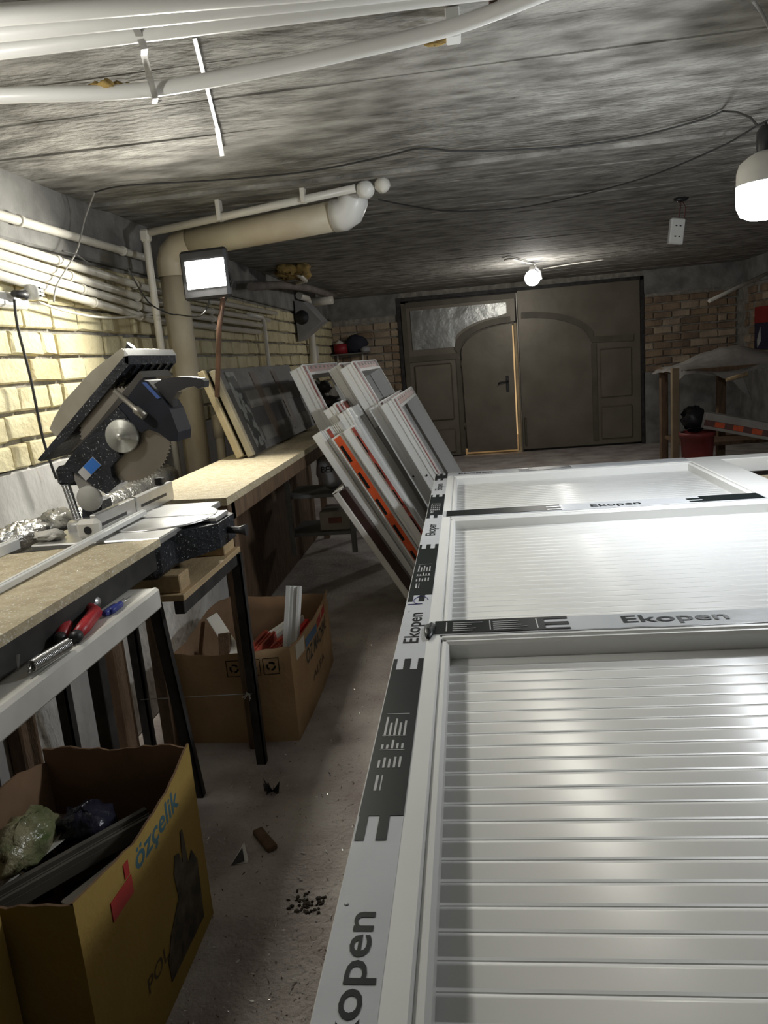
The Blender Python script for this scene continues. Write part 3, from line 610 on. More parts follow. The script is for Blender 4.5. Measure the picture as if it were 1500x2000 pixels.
# ceiling pipes
CPZ = 2.345
def cpipe(name, pts, r, label, mt=PVC):
    t = thing(name, label, 'pipe', pts[0], 'white pipes under the ceiling')
    mb = MB(); mb.tube(pts, r, 14); part('pipe', mb, mt, t); return t
p1 = cpipe('ceiling_pipe', [(-1.85, 1.72, CPZ), (-1.02, 1.80, CPZ), (-.265, 1.90, CPZ), (1.6, 2.0, CPZ)], .023, 'topmost white pipe under the ceiling')
p2 = cpipe('ceiling_pipe', [(-1.85, 1.80, CPZ), (-1.07, 1.875, CPZ), (-.4, 1.93, CPZ), (1.6, 2.08, CPZ)], .023, 'middle white pipe of the three ceiling pipes side by side')
p3 = cpipe('ceiling_pipe', [(-1.85, 1.89, CPZ-.005), (-1.127, 1.965, CPZ), (-.619, 1.985, CPZ), (.08, 2.01, CPZ), (1.6, 2.1, CPZ)], .023, 'lowest white pipe of the three ceiling pipes side by side')
pts = [(-1.85, 2.12, 2.34), (-1.269, 2.19, 2.325), (-.891, 2.30, 2.33), (-.52, 2.31, 2.345), (-.2, 2.28, 2.355), (.043, 2.225, 2.36), (.321, 2.09, 2.37), (.7, 1.9, 2.38)]
from mathutils import geometry
sm = []
for i in range(len(pts)-1):
    a = Vector(pts[max(i-1, 0)]); b = Vector(pts[i]); c = Vector(pts[i+1]); d = Vector(pts[min(i+2, len(pts)-1)])
    for k in range(5):
        t = k/5; sm.append(.5*((2*b)+(c-a)*t+(2*a-5*b+4*c-d)*t*t+(3*b-a-3*c+d)*t**3))
sm.append(Vector(pts[-1]))
p4 = cpipe('ceiling_pipe', sm, .021, 'bowed white pipe hanging from a strap below the others')
mb = MB(); c = at(885, 60, 'Z', 2.37); mb.bbox(c.x-.02, c.x+.02, c.y-.03, c.y+.03, 2.345, CZ, .003); part('clip', mb, PVC, p4)
for c in ((205, 165), (228, 168), (250, 172), (190, 170)):
    q = at(*c, 'Z', 2.345); mb = MB(); mb.blob(q, (.022, .018, .012), 6, .35); part('foam_lump', mb, FOAM, p4, 'dried yellow foam')
for c in ((850, 85), (870, 78)):
    q = at(*c, 'Z', 2.372); mb = MB(); mb.blob(q, (.03, .01, .006), 6, .35); part('foam_lump', mb, FOAM, p4, 'dried yellow foam')
a = at(265, 60, 'Z', 2.33); b = at(280, 185, 'Z', 2.30)
mb = MB(); path = [Vector((a.x, 1.84, CZ)), Vector((a.x-.005, 1.99, 2.31)), Vector((a.x-.05, 2.1, 2.34)), Vector((b.x+.03, 2.24, 2.335)), Vector((b.x+.02, 2.29, 2.30)), Vector((b.x, 2.33, 2.30)), Vector((b.x-.01, 2.40, 2.33))]
for u, v in zip(path, path[1:]):
    s = Vector((.009, 0, 0)); mb.prism([u-s, u+s, v+s, v-s], [p+Vector((0, .0, .003)) for p in (u-s, u+s, v+s, v-s)])
solo('pipe_strap', mb, GALV, 'perforated metal strap holding the bowed ceiling pipe', 'strap')
mb = MB(); a, b, c = at(380, 75, 'Z', 2.405), at(424, 250, 'Z', 2.405), at(434, 305, 'Z', 2.39)
for u, v, wd in ((a, b, .006), (b, c, .009)):
    s = Vector((wd, 0, 0)); mb.prism([u-s, u+s, v+s, v-s], [p+Vector((0, 0, .008)) for p in (u-s, u+s, v+s, v-s)])
solo('steel_hanger', mb, GALV, 'flat bright steel hanger strip against the ceiling', 'strap')
mb = MB(); q = at(963, 8, 'Z', 2.39); mb.bbox(q.x-.01, q.x+.01, q.y-.06, q.y+.02, 2.385, CZ+.01, .002); solo('steel_hanger', mb, RUST, 'short rusty hanger at the top edge beside the ceiling pipes', 'strap')

# ================================================================= CABLES
def cable(pts, r, label, mt=CABLE, grp='cables'):
    s = []; P = [Vector(p) for p in pts]
    for i in range(len(P)-1):
        a, b, c, d = P[max(i-1, 0)], P[i], P[i+1], P[min(i+2, len(P)-1)]
        for k in range(5):
            t = k/5; s.append(.5*((2*b)+(c-a)*t+(2*a-5*b+4*c-d)*t*t+(3*b-a-3*c+d)*t**3))
    s.append(P[-1]); mb = MB(); mb.tube(s, r, 7); return solo('cable', mb, mt, label, 'cable', grp)
Zc = 2.40
BULB = Vector((1.0, 2.62, 1.93)); bp_ = at(1496, 372, 'Y', 2.62); BULB = Vector((bp_.x, 2.62, bp_.z))
hook = at(1412, 217, 'Z', 2.405)
cable([at(*p, 'Z', Zc) for p in ((185, 375), (250, 362), (420, 352), (600, 335), (750, 306), (820, 290), (900, 295), (1050, 290), (1200, 275), (1350, 240))]+[hook], .004, 'dark cable stapled across the ceiling to the near bulb')
cable([at(185, 375, 'Z', Zc)]+[at(*p, 'X', -1.80) for p in ((165, 430), (150, 490), (112, 555), (105, 590))], .004, 'grey cable drooping from the ceiling over the wall pipes', GREYC)
cable([at(*p, 'Z', 2.33) for p in ((740, 390), (790, 400), (870, 412), (960, 410), (1060, 398), (1250, 350), (1400, 290), (1480, 245), (1520, 225))], .004, 'black cable sagging from the drain elbow toward the near bulb')
cable([at(*p, 'X', -1.82) for p in ((28, 585), (35, 640), (60, 740), (85, 860), (110, 935))], .006, 'black mains cable hanging down the brick wall to the saw')
cable([at(*p, 'X', -1.83) for p in ((75, 590), (120, 605), (180, 618), (240, 620), (305, 612))], .006, 'slack pale cable strung along the bricks below the pipes', PVCO)
cable([at(*p, 'X', -1.79) for p in ((122, 490), (150, 498), (175, 515), (205, 525))], .004, 'short dark wire loop over the bundled wall pipes')
cable([at(*p, 'X', -1.62) for p in ((250, 525), (290, 590), (330, 612), (350, 615))]+[at(388, 618, 'Y', 3.75), at(405, 600, 'Y', 3.74), at(408, 585, 'Y', 3.73)], .004, 'black lead looping past the drain up to the floodlight')
cable([at(1470, 0, 'Z', 2.39), at(1488, 25, 'Z', 2.39), at(1510, 70, 'Z', 2.39)], .005, 'grey cable at the top right corner of the ceiling', GREYC)
# socket strip
ps = thing('socket_strip', 'white socket strip with a black plug on the brick wall', 'socket', at(40, 600, 'X', -1.86))
a, b = at(-30, 578, 'X', -1.85), at(55, 578, 'X', -1.85)
mb = MB(); mb.bbox(-1.9, -1.845, a.y, b.y, a.z-.035, a.z+.03, .012); part('body', mb, PVC, ps)
c = at(72, 572, 'X', -1.83); mb = MB(); mb.lathe([(0, .075), (.02, .075), (.03, .05), (.033, 0), (.0, 0)], (c.x, c.y-.05, c.z), (0, 1, 0)); ad = part('adapter', mb, PVC, ps)
for k in (-1, 0, 1):
    mb = MB(); mb.bbox(c.x+.022, c.x+.036, c.y-.03, c.y+.0, c.z+k*.016-.003, c.z+k*.016+.003, .001); part('slot', mb, BLACK, ad)
c = at(38, 575, 'X', -1.81); mb = MB(); mb.tube([c+Vector((0, -.04, 0)), c+Vector((0, .01, 0)), c+Vector((0, .03, 0))], .02, 12, rs=[.014, .018, .024]); part('plug', mb, BLACK, ps)

# ================================================================= LAMPS
EM = mat('flood_glass', (1, .985, .93), .2, emit=30, var=0)
FL = Vector((-1.242, 3.70, 1.985))
fl = thing('floodlight', 'lit black floodlight on a rusty pole above the far bench', 'floodlight', (FL.x, FL.y, 1.36))
fd = Vector((-.14, -1, -.62)).normalized(); FM = frameM(FL, Vector((0, 0, 1)).cross(fd), (0, 0, 1))   # local z = towards the room
mb = MB(); mb.bbox(-.125, .125, -.118, .118, -.045, .0, .012, M=FM); hs = part('housing', mb, BLACK, fl)
for k in range(7):
    mb = MB(); mb.box(-.1+k*.033-.003, -.1+k*.033+.003, -.1, .1, -.07, -.045, M=FM); part('cooling_fin', mb, BLACK, hs)
mb = MB(); mb.bbox(-.094, .114, -.066, .066, -.004, .004, .002, M=FM); part('glass', mb, EM, fl, 'bright white lit glass')
mb = MB(); mb.tube([FM @ Vector((.08, -.1, -.03)), at(428, 640, 'Y', 3.74), at(424, 775, 'Y', 3.78)], .013, 10); part('pole', mb, RUST, fl, 'rusty pole')
mb = MB(); mb.tube([FM @ Vector((-.12, 0, -.02)), FM @ Vector((-.135, -.1, -.04)), FM @ Vector((.08, -.13, -.035)), FM @ Vector((.135, -.05, -.03)), FM @ Vector((.12, 0, -.02))], .007, 6); part('bracket', mb, STEELD, fl)
lo = lamp('floodlight_beam', 'AREA', FM @ Vector((.01, 0, .02)), FLOOD_W, (1, .97, .86), .2, .13, fd)
lo.parent = fl; lo.matrix_parent_inverse = Matrix.Translation(-OFF[fl])
BE = mat('bulb_glow', (.95, .96, 1), .3, emit=14, var=0)
nb = thing('light_bulb', 'big lit white bulb hanging at the right edge', 'bulb', BULB-Vector((0, 0, .09)))
r0 = .087
mb = MB(); mb.lathe([(.0, -.085), (r0*.55, -.083), (r0*.85, -.07), (r0*.98, -.045), (r0, -.01), (r0, .02)], BULB, n=28); part('diffuser', mb, BE, nb, 'glowing diffuser')
mb = MB(); mb.lathe([(r0, .02), (r0*.99, .06), (r0*.9, .085), (r0*.6, .105), (.03, .115), (.0, .116)], BULB, n=28); part('cap', mb, PVCO, nb, 'white plastic cap')
mb = MB(); mb.lathe([(.028, .11), (.03, .13), (.03, .175), (.02, .19), (0, .192)], BULB, n=18); part('lamp_holder', mb, BLACK, nb)
mb = MB(); mb.tube([BULB+Vector((0, 0, .18)), BULB+Vector((0, .01, .2)), at(1480, 246, 'Y', 2.72), at(1466, 230, 'Y', 2.95), at(1440, 219, 'Y', 3.25), hook], .004, 7); part('flex', mb, CABLE, nb)
lo = lamp('light_bulb_light', 'POINT', BULB+Vector((0, 0, -.12)), BULB_W, (.93, .97, 1), .07); lo.parent = nb; lo.matrix_parent_inverse = Matrix.Translation(-OFF[nb])
wlp = thing('wall_bulb', 'lit bulb in a holder on the left wall near the ceiling pipes', 'bulb', (-1.36, 1.58, 2.0))
WB = Vector((-1.36, 1.58, 2.06))
mb = MB(); mb.lathe([(.05*math.sin(a), -.05*math.cos(a)) for a in [i*math.pi/12 for i in range(11)]], WB, n=22); part('globe', mb, BE, wlp, 'glowing globe')
mb = MB(); mb.lathe([(.022, .045), (.022, .1), (0, .1)], WB, n=14); mb.tube([WB+Vector((0, 0, .09)), WB+Vector((-.05, 0, .13)), Vector((WX, 1.58, WB.z+.13))], .01, 8); part('lamp_holder', mb, BLACK, wlp)
lo = lamp('wall_bulb_light', 'POINT', WB+Vector((.0, 0, -.07)), WALL_W, (1, .97, .88), .05); lo.parent = wlp; lo.matrix_parent_inverse = Matrix.Translation(-OFF[wlp])
FB = at(1040, 543, 'Y', 8.7)
fb = thing('light_bulb', 'small round lit bulb hanging in front of the gate', 'bulb', FB-Vector((0, 0, .07)))
mb = MB(); mb.lathe([(.085*math.sin(a), -.085*math.cos(a)) for a in [i*math.pi/12 for i in range(11)]], FB, n=22); part('globe', mb, BE, fb, 'glowing globe')
mb = MB(); mb.lathe([(.035, .07), (.03, .12), (.0, .125)], FB, n=14); mb.tube([FB+Vector((0, 0, .12)), Vector((FB.x, FB.y, CZ))], .02, 8); part('lamp_holder', mb, PVCO, fb)
mb = MB(); mb.tube([FB+Vector((.03, 0, .12)), at(1055, 530, 'Y', 8.7), at(1057, 545, 'Y', 8.7)], .012, 6); part('switch', mb, PVC, fb)
lo = lamp('light_bulb_light', 'POINT', FB+Vector((0, -.02, -.11)), FAR_W, (1, .96, .88), .08); lo.parent = fb; lo.matrix_parent_inverse = Matrix.Translation(-OFF[fb])
cable([at(*p, 'Z', 2.40) for p in ((985, 508), (1000, 505), (1030, 513), (1045, 516))], .008, 'pale wire on the ceiling at the small far bulb', PVCO)
cable([at(*p, 'Z', 2.40) for p in ((1060, 525), (1120, 515), (1180, 507))], .006, 'pale wire leading right from the small far bulb', PVCO)
# hanging double socket
hsn = thing('hanging_socket', 'white double socket dangling from red wires at the ceiling', 'socket', at(1320, 475, 'Y', 5.6))
c = at(1321, 452, 'Y', 5.6); Ms = Matrix.Translation(c) @ Matrix.Rotation(.12, 4, 'Y') @ Matrix.Rotation(.25, 4, 'Z')
mb = MB(); mb.bbox(-.052, .052, -.02, .02, -.085, .085, .008, M=Ms); bo = part('body', mb, PVC, hsn)
for z in (-.035, .035):
    for x in (-.015, .015):
        mb = MB(); mb.bbox(x-.007, x+.007, -.0215, -.019, z-.004, z+.004, .001, M=Ms); part('hole', mb, BLACK, bo)
for p in ((1325, 430), (1335, 440)):
    mb = MB(); mb.tube([at(*p, 'Y', 5.6), at(p[0]+4, 405, 'Y', 5.6), at(1328, 385, 'Y', 5.6)], .004, 6); part('wire', mb, mat('red_wire', (.12, .03, .03), .6), hsn)
mb = MB(); mb.blob(at(1330, 388, 'Y', 5.6), (.05, .03, .02), 6, .3); part('junction', mb, BLACK, hsn)

# ================================================================= FOIL PIPE, PANELS ON BENCH
def lumpy(pts, r, mt, name, label, cat, jit=.12, n=14):
    P = []; 
    for a, b in zip(pts, pts[1:]):
        a, b = Vector(a), Vector(b); k = max(2, int((b-a).length/.035)); P += [a.lerp(b, i/k) for i in range(k)]
    P.append(Vector(pts[-1])); mb = MB(); mb.tube(P, r, n, rs=[r*(1+R.uniform(-jit, jit)) for _ in P])
    for p in mb.v: p += Vector((R.uniform(-1, 1), R.uniform(-1, 1), R.uniform(-1, 1)))*r*.07
    return solo(name, mb, mt, label, cat)
lumpy([(-1.78, 2.35, .93), (-1.76, 2.9, .915), (-1.75, 3.6, .915), (-1.75, 4.14, .94)], .068, FOIL, 'insulated_pipe', 'foil wrapped insulated pipe along the wall behind the saw', 'pipe')
mb = MB(); c = at(108, 1020, 'X', -1.7); mb.blob(c, (.05, .12, .05), 14, .2); solo('foil_bundle', mb, RUBBLE, 'crumpled foil and plastic bundle behind the bench by the saw springs', 'bundle')
mb = MB(); c = at(40, 1045, 'X', -1.7); mb.blob(c, (.06, .14, .045), 14, .2); solo('foil_bundle', mb, FOIL, 'crumpled foil lump at the left edge behind the bench', 'bundle')
def leanM(T, k):
    d = Vector((k, 0, -1)).normalized(); n = Vector((1, 0, k)).normalized()
    M = Matrix((Vector((0, 1, 0)), d, n)).transposed().to_4x4(); M.translation = Vector(T); return M   # x = +Y, y = down the lean, z = outward
foot = Vector((-1.13, 3.8, BZ)); topp = at(417, 722, 'Y', 3.8)
for i, (dx, y0, y1, lab) in enumerate(((0, 3.80, 5.5, 'dark patterned panel with a wooden edge leaning on the far bench'), (-.055, 3.78, 5.3, 'pale edged board leaning behind the dark patterned panel'))):
    F0 = foot+Vector((dx, 0, .003)); T0 = topp+Vector((dx, 0, 0)); k = (F0.x-T0.x)/(T0.z-F0.z); ln = math.hypot(F0.x-T0.x, T0.z-F0.z)
    M = leanM((T0.x, y0, T0.z), k); t = thing('framed_panel', lab, 'panel', (F0.x, y0, BZ))
    mb = MB(); mb.bbox(.0, .05, 0, ln-.012, -.03, .004, .004, M=M); part('edge_batten', mb, mat('worn_batten', (.4, .33, .2), .8) if i else mat('grey_batten', (.35, .31, .22), .8), t)
    mb = MB(); mb.box(.05, y1-y0, 0, ln-.012, -.03, .0, M=M); bd = part('board', mb, DARKP if i == 0 else DARKP2, t)
    if i == 0:
        mb = MB(); mb.box(.14, .3, .02, ln-.04, 0, .003, M=M); part('band', mb, mat('leaf_band', (.2, .2, .19), .6, 0, .4, 14, lo=.48, hi=.52), bd, 'leaf patterned band')
        for a, b in ((.14, .24), (.36, .44)):
            mb = MB(); mb.box(.35, y1-y0-.05, a, b, 0, .004, M=M); part('stripe', mb, DARKP2, bd, 'paler stripe')
        for a, b in ((.6, .72), (1.1, 1.2)):
            mb = MB(); mb.box(a, b, .03, ln-.05, 0, .0045, M=M); part('stripe', mb, mat('brown_stripe', (.12, .085, .06), .6), bd)

# ================================================================= WINDOW FRAMES LEANING AGAINST THE BENCH
def sash(T, y0, y1, k, label, dep=.07, wd=.07, side=None, topfilm=True, grey_from=None, group='white window frames leaning by the bench', colr=PVC, name='window_frame'):
    k0 = k; ln = T.z*math.sqrt(1+k*k)-.03*abs(k); M = leanM((T.x, y0, T.z), k); W_ = y1-y0
    t = thing(name, label, 'window frame', (T.x+k*T.z, y0, 0), group)
    def stile(u0, near):
        mb = MB()
        g = ln if grey_from is None or not near else grey_from
        def seg(a, b):
            mb.bbox(u0, u0+wd, a, b, .0, dep, .003, M=M)
            s = u0-.006 if near else u0+wd
            for n0, n1 in ((.0, .008), (dep*.55, dep*.55+.006), (dep-.01, dep)): mb.box(s, s+.006, a, b, n0, n1, M=M)
            mb.box(u0+wd*.75, u0+wd, a, b, dep, dep+.012, M=M) if near else mb.box(u0, u0+wd*.25, a, b, dep, dep+.012, M=M)
        seg(0, ln)
        o = part('stile', mb, colr, t)
        if near and grey_from:
            mb2 = MB(); mb2.box(u0-.0062, u0-.0015, grey_from, ln, .008, dep-.01, M=M); mb2.box(u0-.0068, u0-.006, grey_from, ln, 0, dep, M=M); part('grey_strip', mb2, GREYBAR, o, 'shade painted in grey')  # grey overlay puts the shade on the lower stile into its colour
        mb2 = MB(); fa, fz = (u0+.008, u0+wd*.72) if near else (u0+wd*.28, u0+wd-.008); mb2.box(fa, fz, .005, ln, dep+.0, dep+.0015, M=M); part('film', mb2, REDF, o, 'red printed film') if topfilm else None
        if near:
            for q in (.35, .75):
                mb2 = MB(); p = M @ Vector((u0-.0065, ln*q, dep*.3)); mb2.lathe([(0, .002), (.006, .002), (.006, 0)], p, (0, -1, 0), 10); part('screw_hole', mb2, BLACK, o)
        if near and side:
            mb2 = MB(); mb2.box(u0-.0075, u0-.001, .01, ln, dep*side[0], dep*side[1], M=M); f_ = part('film', mb2, side[2], o, 'printed colour film')
            mb2 = MB(); r = random.Random(5); q = .05
            while q < ln-.2:
                mb2.box(u0-.0085, u0-.006, q, q+.09, dep*(side[0]+.1*(side[1]-side[0])), dep*(side[0]+.55*(side[1]-side[0])), M=M); q += .19
            part('film_print', mb2, INK, f_)
        return o
    stile(0, True); stile(W_-wd, False)
    mb = MB(); mb.bbox(wd, W_-wd, 0, wd, 0, dep, .003, M=M); mb.box(wd, W_-wd, wd*.75, wd, dep, dep+.012, M=M); rt = part('rail', mb, colr, t)
    mb = MB(); mb.bbox(wd, W_-wd, ln-wd, ln, 0, dep, .003, M=M); part('rail', mb, colr, t)
    if topfilm:
        mb = MB(); mb.box(.008, W_-.008, .008, wd*.72, dep, dep+.002, M=M); f_ = part('film', mb, REDF, rt, 'red printed film')
        q = .05; mb = MB()
        while q < W_-.1:
            mb.box(q, q+.06, .012, wd*.4, dep+.001, dep+.003, M=M); q += .15
        part('film_print', mb, mat('dark_red_print', (.09, .03, .03), .5), f_)
        mb = MB(); mb.bbox(0, W_, -.004, .006, dep-.01, dep+.006, .001, M=M); part('rail_lip', mb, colr, rt)
    return t
K = .5
sash(at(566, 726, 'Y', 4.5), 4.5, 5.75, .40, 'tallest white frame leaning at the left against the bench', .085)
sash(at(641, 724, 'Y', 4.55), 4.55, 5.6, K, 'tall white frame second from left with shade painted grey on its lower part', .08, grey_from=.42)
sash(at(664, 722, 'Y', 4.42), 4.42, 5.6, K, 'tall white frame right of the one with painted lower shade', .085, grey_from=.40)
sash(at(632, 803, 'Y', 4.12), 4.12, 4.6, .52, 'short white frame in front of the tallest one', .075)
sash(at(659, 811, 'Y', 4.06), 4.06, 4.5, .52, 'short white frame beside the orange filmed profile', .065, topfilm=False)
sash(at(720, 799, 'Y', 4.35), 4.35, 5.8, K, 'white frame next to last on the right of the stack', .075)
sash(at(743, 793, 'Y', 4.28), 4.28, 5.75, K, 'rightmost white frame in the leaning stack', .085)
def bar(T, k, y0, wd, dep, label, mt=PVC, side=None, ridges=3, ln=None, group='plastic profiles leaning in front of the frames'):
    full = T.z*math.sqrt(1+k*k)-.03*abs(k); ln = ln or full; M = leanM((T.x, y0, T.z), k); t = thing('plastic_profile', label, 'profile', (T.x+k*T.z, y0, 0), group)
    mb = MB(); mb.bbox(0, wd, 0, ln, 0, dep, .003, M=M)
    for i in range(ridges):
        n0 = dep*(.15+.7*i/max(1, ridges-1)); mb.box(-.006, 0, 0, ln, n0-.003, n0+.003, M=M)
    b = part('body', mb, mt, t)
    if side:
        mb = MB(); mb.box(-.008, -.002, .01, ln, dep*side[0], dep*side[1], M=M); f_ = part('film', mb, side[2], b, 'printed film')
        mb = MB(); q = .06
        while q < ln-.2: mb.box(-.0092, -.007, q, q+.1, dep*(side[0]+.1*(side[1]-side[0])), dep*(side[0]+.5*(side[1]-side[0])), M=M); q += .17
        part('film_print', mb, INK, f_)
    return t
bar(at(609, 853, 'Y', 3.93), .55, 3.93, .06, .055, 'smooth wide white profile nearest the bench edge', ridges=0)
bar(at(628, 843, 'Y', 3.97), .55, 3.97, .06, .05, 'narrow grooved white profile between the smooth one and the orange one', ridges=4, side=(.55, .95, REDF))
bar(at(646, 858, 'Y', 3.90), .55, 3.90, .06, .065, 'white profile covered with bright orange film', side=(.25, .85, ORANGE), ridges=2)
bar(at(668, 845, 'Y', 3.88), .55, 3.88, .06, .07, 'wide white profile right of the orange filmed one', side=(.78, 1.02, REDF), ridges=1)
bar(at(644, 835, 'Y', 4.0), .55, 4.0, .06, .06, 'dusty white profile end standing behind the orange film', ridges=5, mt=PVCO)
# brown board with white taped edge below the profiles
T = at(652, 968, 'Y', 3.86); k = .58; ln = T.z*math.sqrt(1+k*k)-.03; M = leanM((T.x, 3.86, T.z), k)
t = thing('edged_board', 'dark brown board with a taped white edge leaning lowest of the stack', 'board', (T.x+k*T.z, 3.86, 0))
mb = MB(); mb.bbox(.012, .8, .0, ln, .012, .075, .004, M=M); part('board', mb, mat('dark_brown_board', (.05, .025, .02), .35), t)
mb = MB(); mb.bbox(.0, .014, -.012, ln, -.004, .03, .004, M=M); mb.bbox(0, .8, -.014, 0, -.004, .055, .004, M=M); part('edge_tape', mb, PVCO, t, 'white taped edge')
# black drill stand seen through the tallest frame
dr = thing('drill_stand', 'black tool with a chrome column standing on the far bench end', 'tool', at(640, 800, 'Y', 6.0))
mb = MB(); mb.bbox(-1.30, -.98, 5.9, 6.15, BZ, BZ+.05, .01); part('base', mb, BLACK, dr)
mb = MB(); mb.tube([at(649, 790, 'Y', 6.0), at(618, 738, 'Y', 6.0)], .014, 10); part('column', mb, STEEL, dr, 'chrome column')
mb = MB(); mb.blob(at(634, 756, 'Y', 6.0), (.06, .05, .05), 7, .15); mb.blob(at(640, 785, 'Y', 6.0), (.1, .06, .05), 7, .2); part('head', mb, BLACK, dr)
mb = MB(); mb.tube([at(610, 748, 'Y', 6.02), at(632, 780, 'Y', 6.02)], .035, 10); mb.tube([at(655, 778, 'Y', 6.0), at(668, 770, 'Y', 6.0)], .01, 8); part('motor', mb, mat('tool_grey', (.12, .12, .125), .4), dr)
# ================================================================= UNDER THE FAR BENCH
rk = thing('storage_rack', 'grey metal rack in the dark under the far bench', 'rack', (-1.0, 4.9, 0))
for x in (-1.22, -.80):
    mb = MB(); mb.bbox(x-.018, x+.018, 4.78, 4.8, .25, .98, .002); part('post', mb, mat('rack_grey', (.25, .26, .26), .5, .3), rk)
for z in (.40, .66):
    mb = MB(); mb.bbox(-1.24, -.79, 4.8, 5.2, z-.025, z, .003); part('shelf', mb, MATS['rack_grey'], rk)
mb = MB(); mb.blob((-.93, 4.95, .80), (.11, .12, .13), 9, .08); bg = solo('plastic_bag', mb, mat('white_bag', (.55, .54, .55), .4, 0, .1, 8), 'white printed bag on the rack under the far bench', 'bag')
text('BEK', frameM((-.985, 4.826, .80), (1, 0, 0), (0, 0, 1)), .1, .04, INK, bg)
mb = MB(); mb.bbox(-1.03, -.82, 4.83, 5.1, .402, .53, .004); cb = solo('small_carton', mb, mat('white_carton', (.5, .46, .42), .7), 'pale carton on the lower rack shelf', 'carton')
mb = MB(); mb.bbox(-.97, -.88, 4.827, 4.831, .45, .49, .001); part('print', mb, mat('carton_print', (.3, .12, .1), .7), cb)
mb = MB(); mb.bbox(-1.50, -1.485, .5, 4.15, 0.003, .84, .003); solo('backing_board', mb, PLAST, 'stained white board standing upright behind the bench legs', 'board')
mb = MB(); mb.bbox(-1.40, -1.385, 4.2, 6.35, .003, 1.0, .003); solo('light_blocking_board', mb, OLDW, 'added dark brown board blocking light below the far bench', 'board')  # added to keep light off the wall out of the space below the bench
# old timber posts against the plaster under the near bench
for i, (px, lab) in enumerate(((228, 'dark brown timber post against the plaster behind the bench legs'), (20, 'dark brown timber post at the left edge under the tray'))):
    p = at(px, 1320, 'X', -1.46); mb = MB(); mb.bbox(-1.483, -1.43, p.y-.045, p.y+.045, 0, .86, .006); solo('timber_post', mb, OLDW, lab, 'post')

# ================================================================= CARDBOARD BOXES
def carton(name, label, x0, x1, y0, y1, h, outm, rag, bulge=.02, seed=1):
    r = random.Random(seed); t = thing(name, label, 'box', ((x0+x1)/2, (y0+y1)/2, 0)); th = .006
    cs = [(x1, y0), (x1, y1), (x0, y1), (x0, y0)]
    nm = ['side_panel', 'end_panel', 'side_panel', 'end_panel']; sides = []
    for i in range(4):
        a, b = Vector((*cs[i], 0)), Vector((*cs[(i+1) % 4], 0)); d = b-a; n = Vector((d.y, -d.x, 0)).normalized(); N_ = 16; M_ = 5
        if n.dot(a-Vector(((x0+x1)/2, (y0+y1)/2, 0))) < 0: n = -n
        vs = []; fs = []
        for k in range(N_+1):
            u = k/N_; hh = h*(rag(i, u) if rag else 1)+r.uniform(-.004, .004)
            for q in range(M_+1):
                v = q/M_; bl = bulge*math.sin(math.pi*u)*(.3+.7*v)
                vs.append(a+d*u+n*bl+Vector((0, 0, hh*v)))
        nf = len(vs); vs += [p-n*th for p in vs]; w1 = M_+1
        mb = MB()
        for k in range(N_):
            for q in range(M_):
                a0 = k*w1+q; fs.append((a0, a0+w1, a0+w1+1, a0+1))
        mb.add(vs, fs, True); mb.cur = 1
        b0 = len(mb.f)
        for f in list(fs): mb.f.append([nf+j for j in f[::-1]]); mb.m.append(1); mb.sm.append(True)
        for k in range(N_): mb.f.append([k*w1+M_, (k+1)*w1+M_, nf+(k+1)*w1+M_, nf+k*w1+M_]); mb.m.append(1); mb.sm.append(False)
        sides.append(part(nm[i], mb, [outm, CARDIN], t))
    mb = MB(); mb.box(x0, x1, y0, y1, .002, .012); part('bottom', mb, CARDIN, t)
    return t, sides
def conform(o, x1, y0, y1, h, bulge):
    off = OFF[o]; mn = min(v.co.x for v in o.data.vertices)
    for v in o.data.vertices:
        u = min(1, max(0, (v.co.y+off.y-y0)/(y1-y0))); q = min(1, max(0, (v.co.z+off.z)/h))
        v.co.x = x1+bulge*math.sin(math.pi*u)*(.3+.7*q)+.0008+min(.0015, v.co.x-mn)-off.x
rag1 = lambda i, u: {0: 1-.12*max(0, u-.6), 1: .9+.02*math.sin(9*u), 2: .93+.05*math.sin(7*u), 3: 1-.02*math.sin(5*u)}[i]
bxA, sA = carton('cardboard_box', 'open brown cardboard box of offcuts behind the saw stand leg', -1.27, -.76, 2.74, 3.55, .40, CARD, rag1, .03, 2)
Ms = frameM((-.725, 2.86, .30), (0, 1, 0), (0, 0, 1))
text('OZ MACHINE', Matrix.Translation((-.728, 2.93, .245)) @ frameM((0, 0, 0), (0, 1, 0), (0, 0, 1)), .46, .07, INK, sA[0], bold=.02)
text('ALFA', Matrix.Translation((-.727, 3.02, .13)) @ frameM((0, 0, 0), (0, 1, 0), (0, 0, 1)), .26, .04, mat('faded_print', (.08, .055, .035), .8), sA[0], bold=.01)
mb = MB(); mb.box(-.735, -.729, 2.93, 3.12, .325, .365); part('blue_label', mb, BLUEP, sA[0]); mb = MB(); mb.box(-.735, -.728, 3.14, 3.36, .335, .375); part('red_label', mb, REDP, sA[0])
mb = MB(); mb.box(-.752, -.744, 2.80, 2.91, .325, .39); part('paper_label', mb, PVCO, sA[0], 'white paper label')
for k in range(3):
    c = Vector((-.99+k*.075, 2.715, .335)); mb = MB()
    for a, b, e, f in ((-.032, .032, -.036, -.033), (-.032, .032, .033, .036), (-.032, -.029, -.036, .036), (.029, .032, -.036, .036)): mb.box(c.x+a, c.x+b, c.y-.004, c.y, c.z+e, c.z+f)
    for q in range(3):
        an = 2*math.pi*q/3+.5; mb.tube([c+Vector((.016*math.cos(an+s), -.002, .016*math.sin(an+s))) for s in (0, .6, 1.2, 1.6)], .004, 5)
    part('care_mark', mb, INK, sA[3], 'printed handling mark')
for o in [c for c in sA[0].children]: conform(o, -.76, 2.74, 3.55, .40, .03)
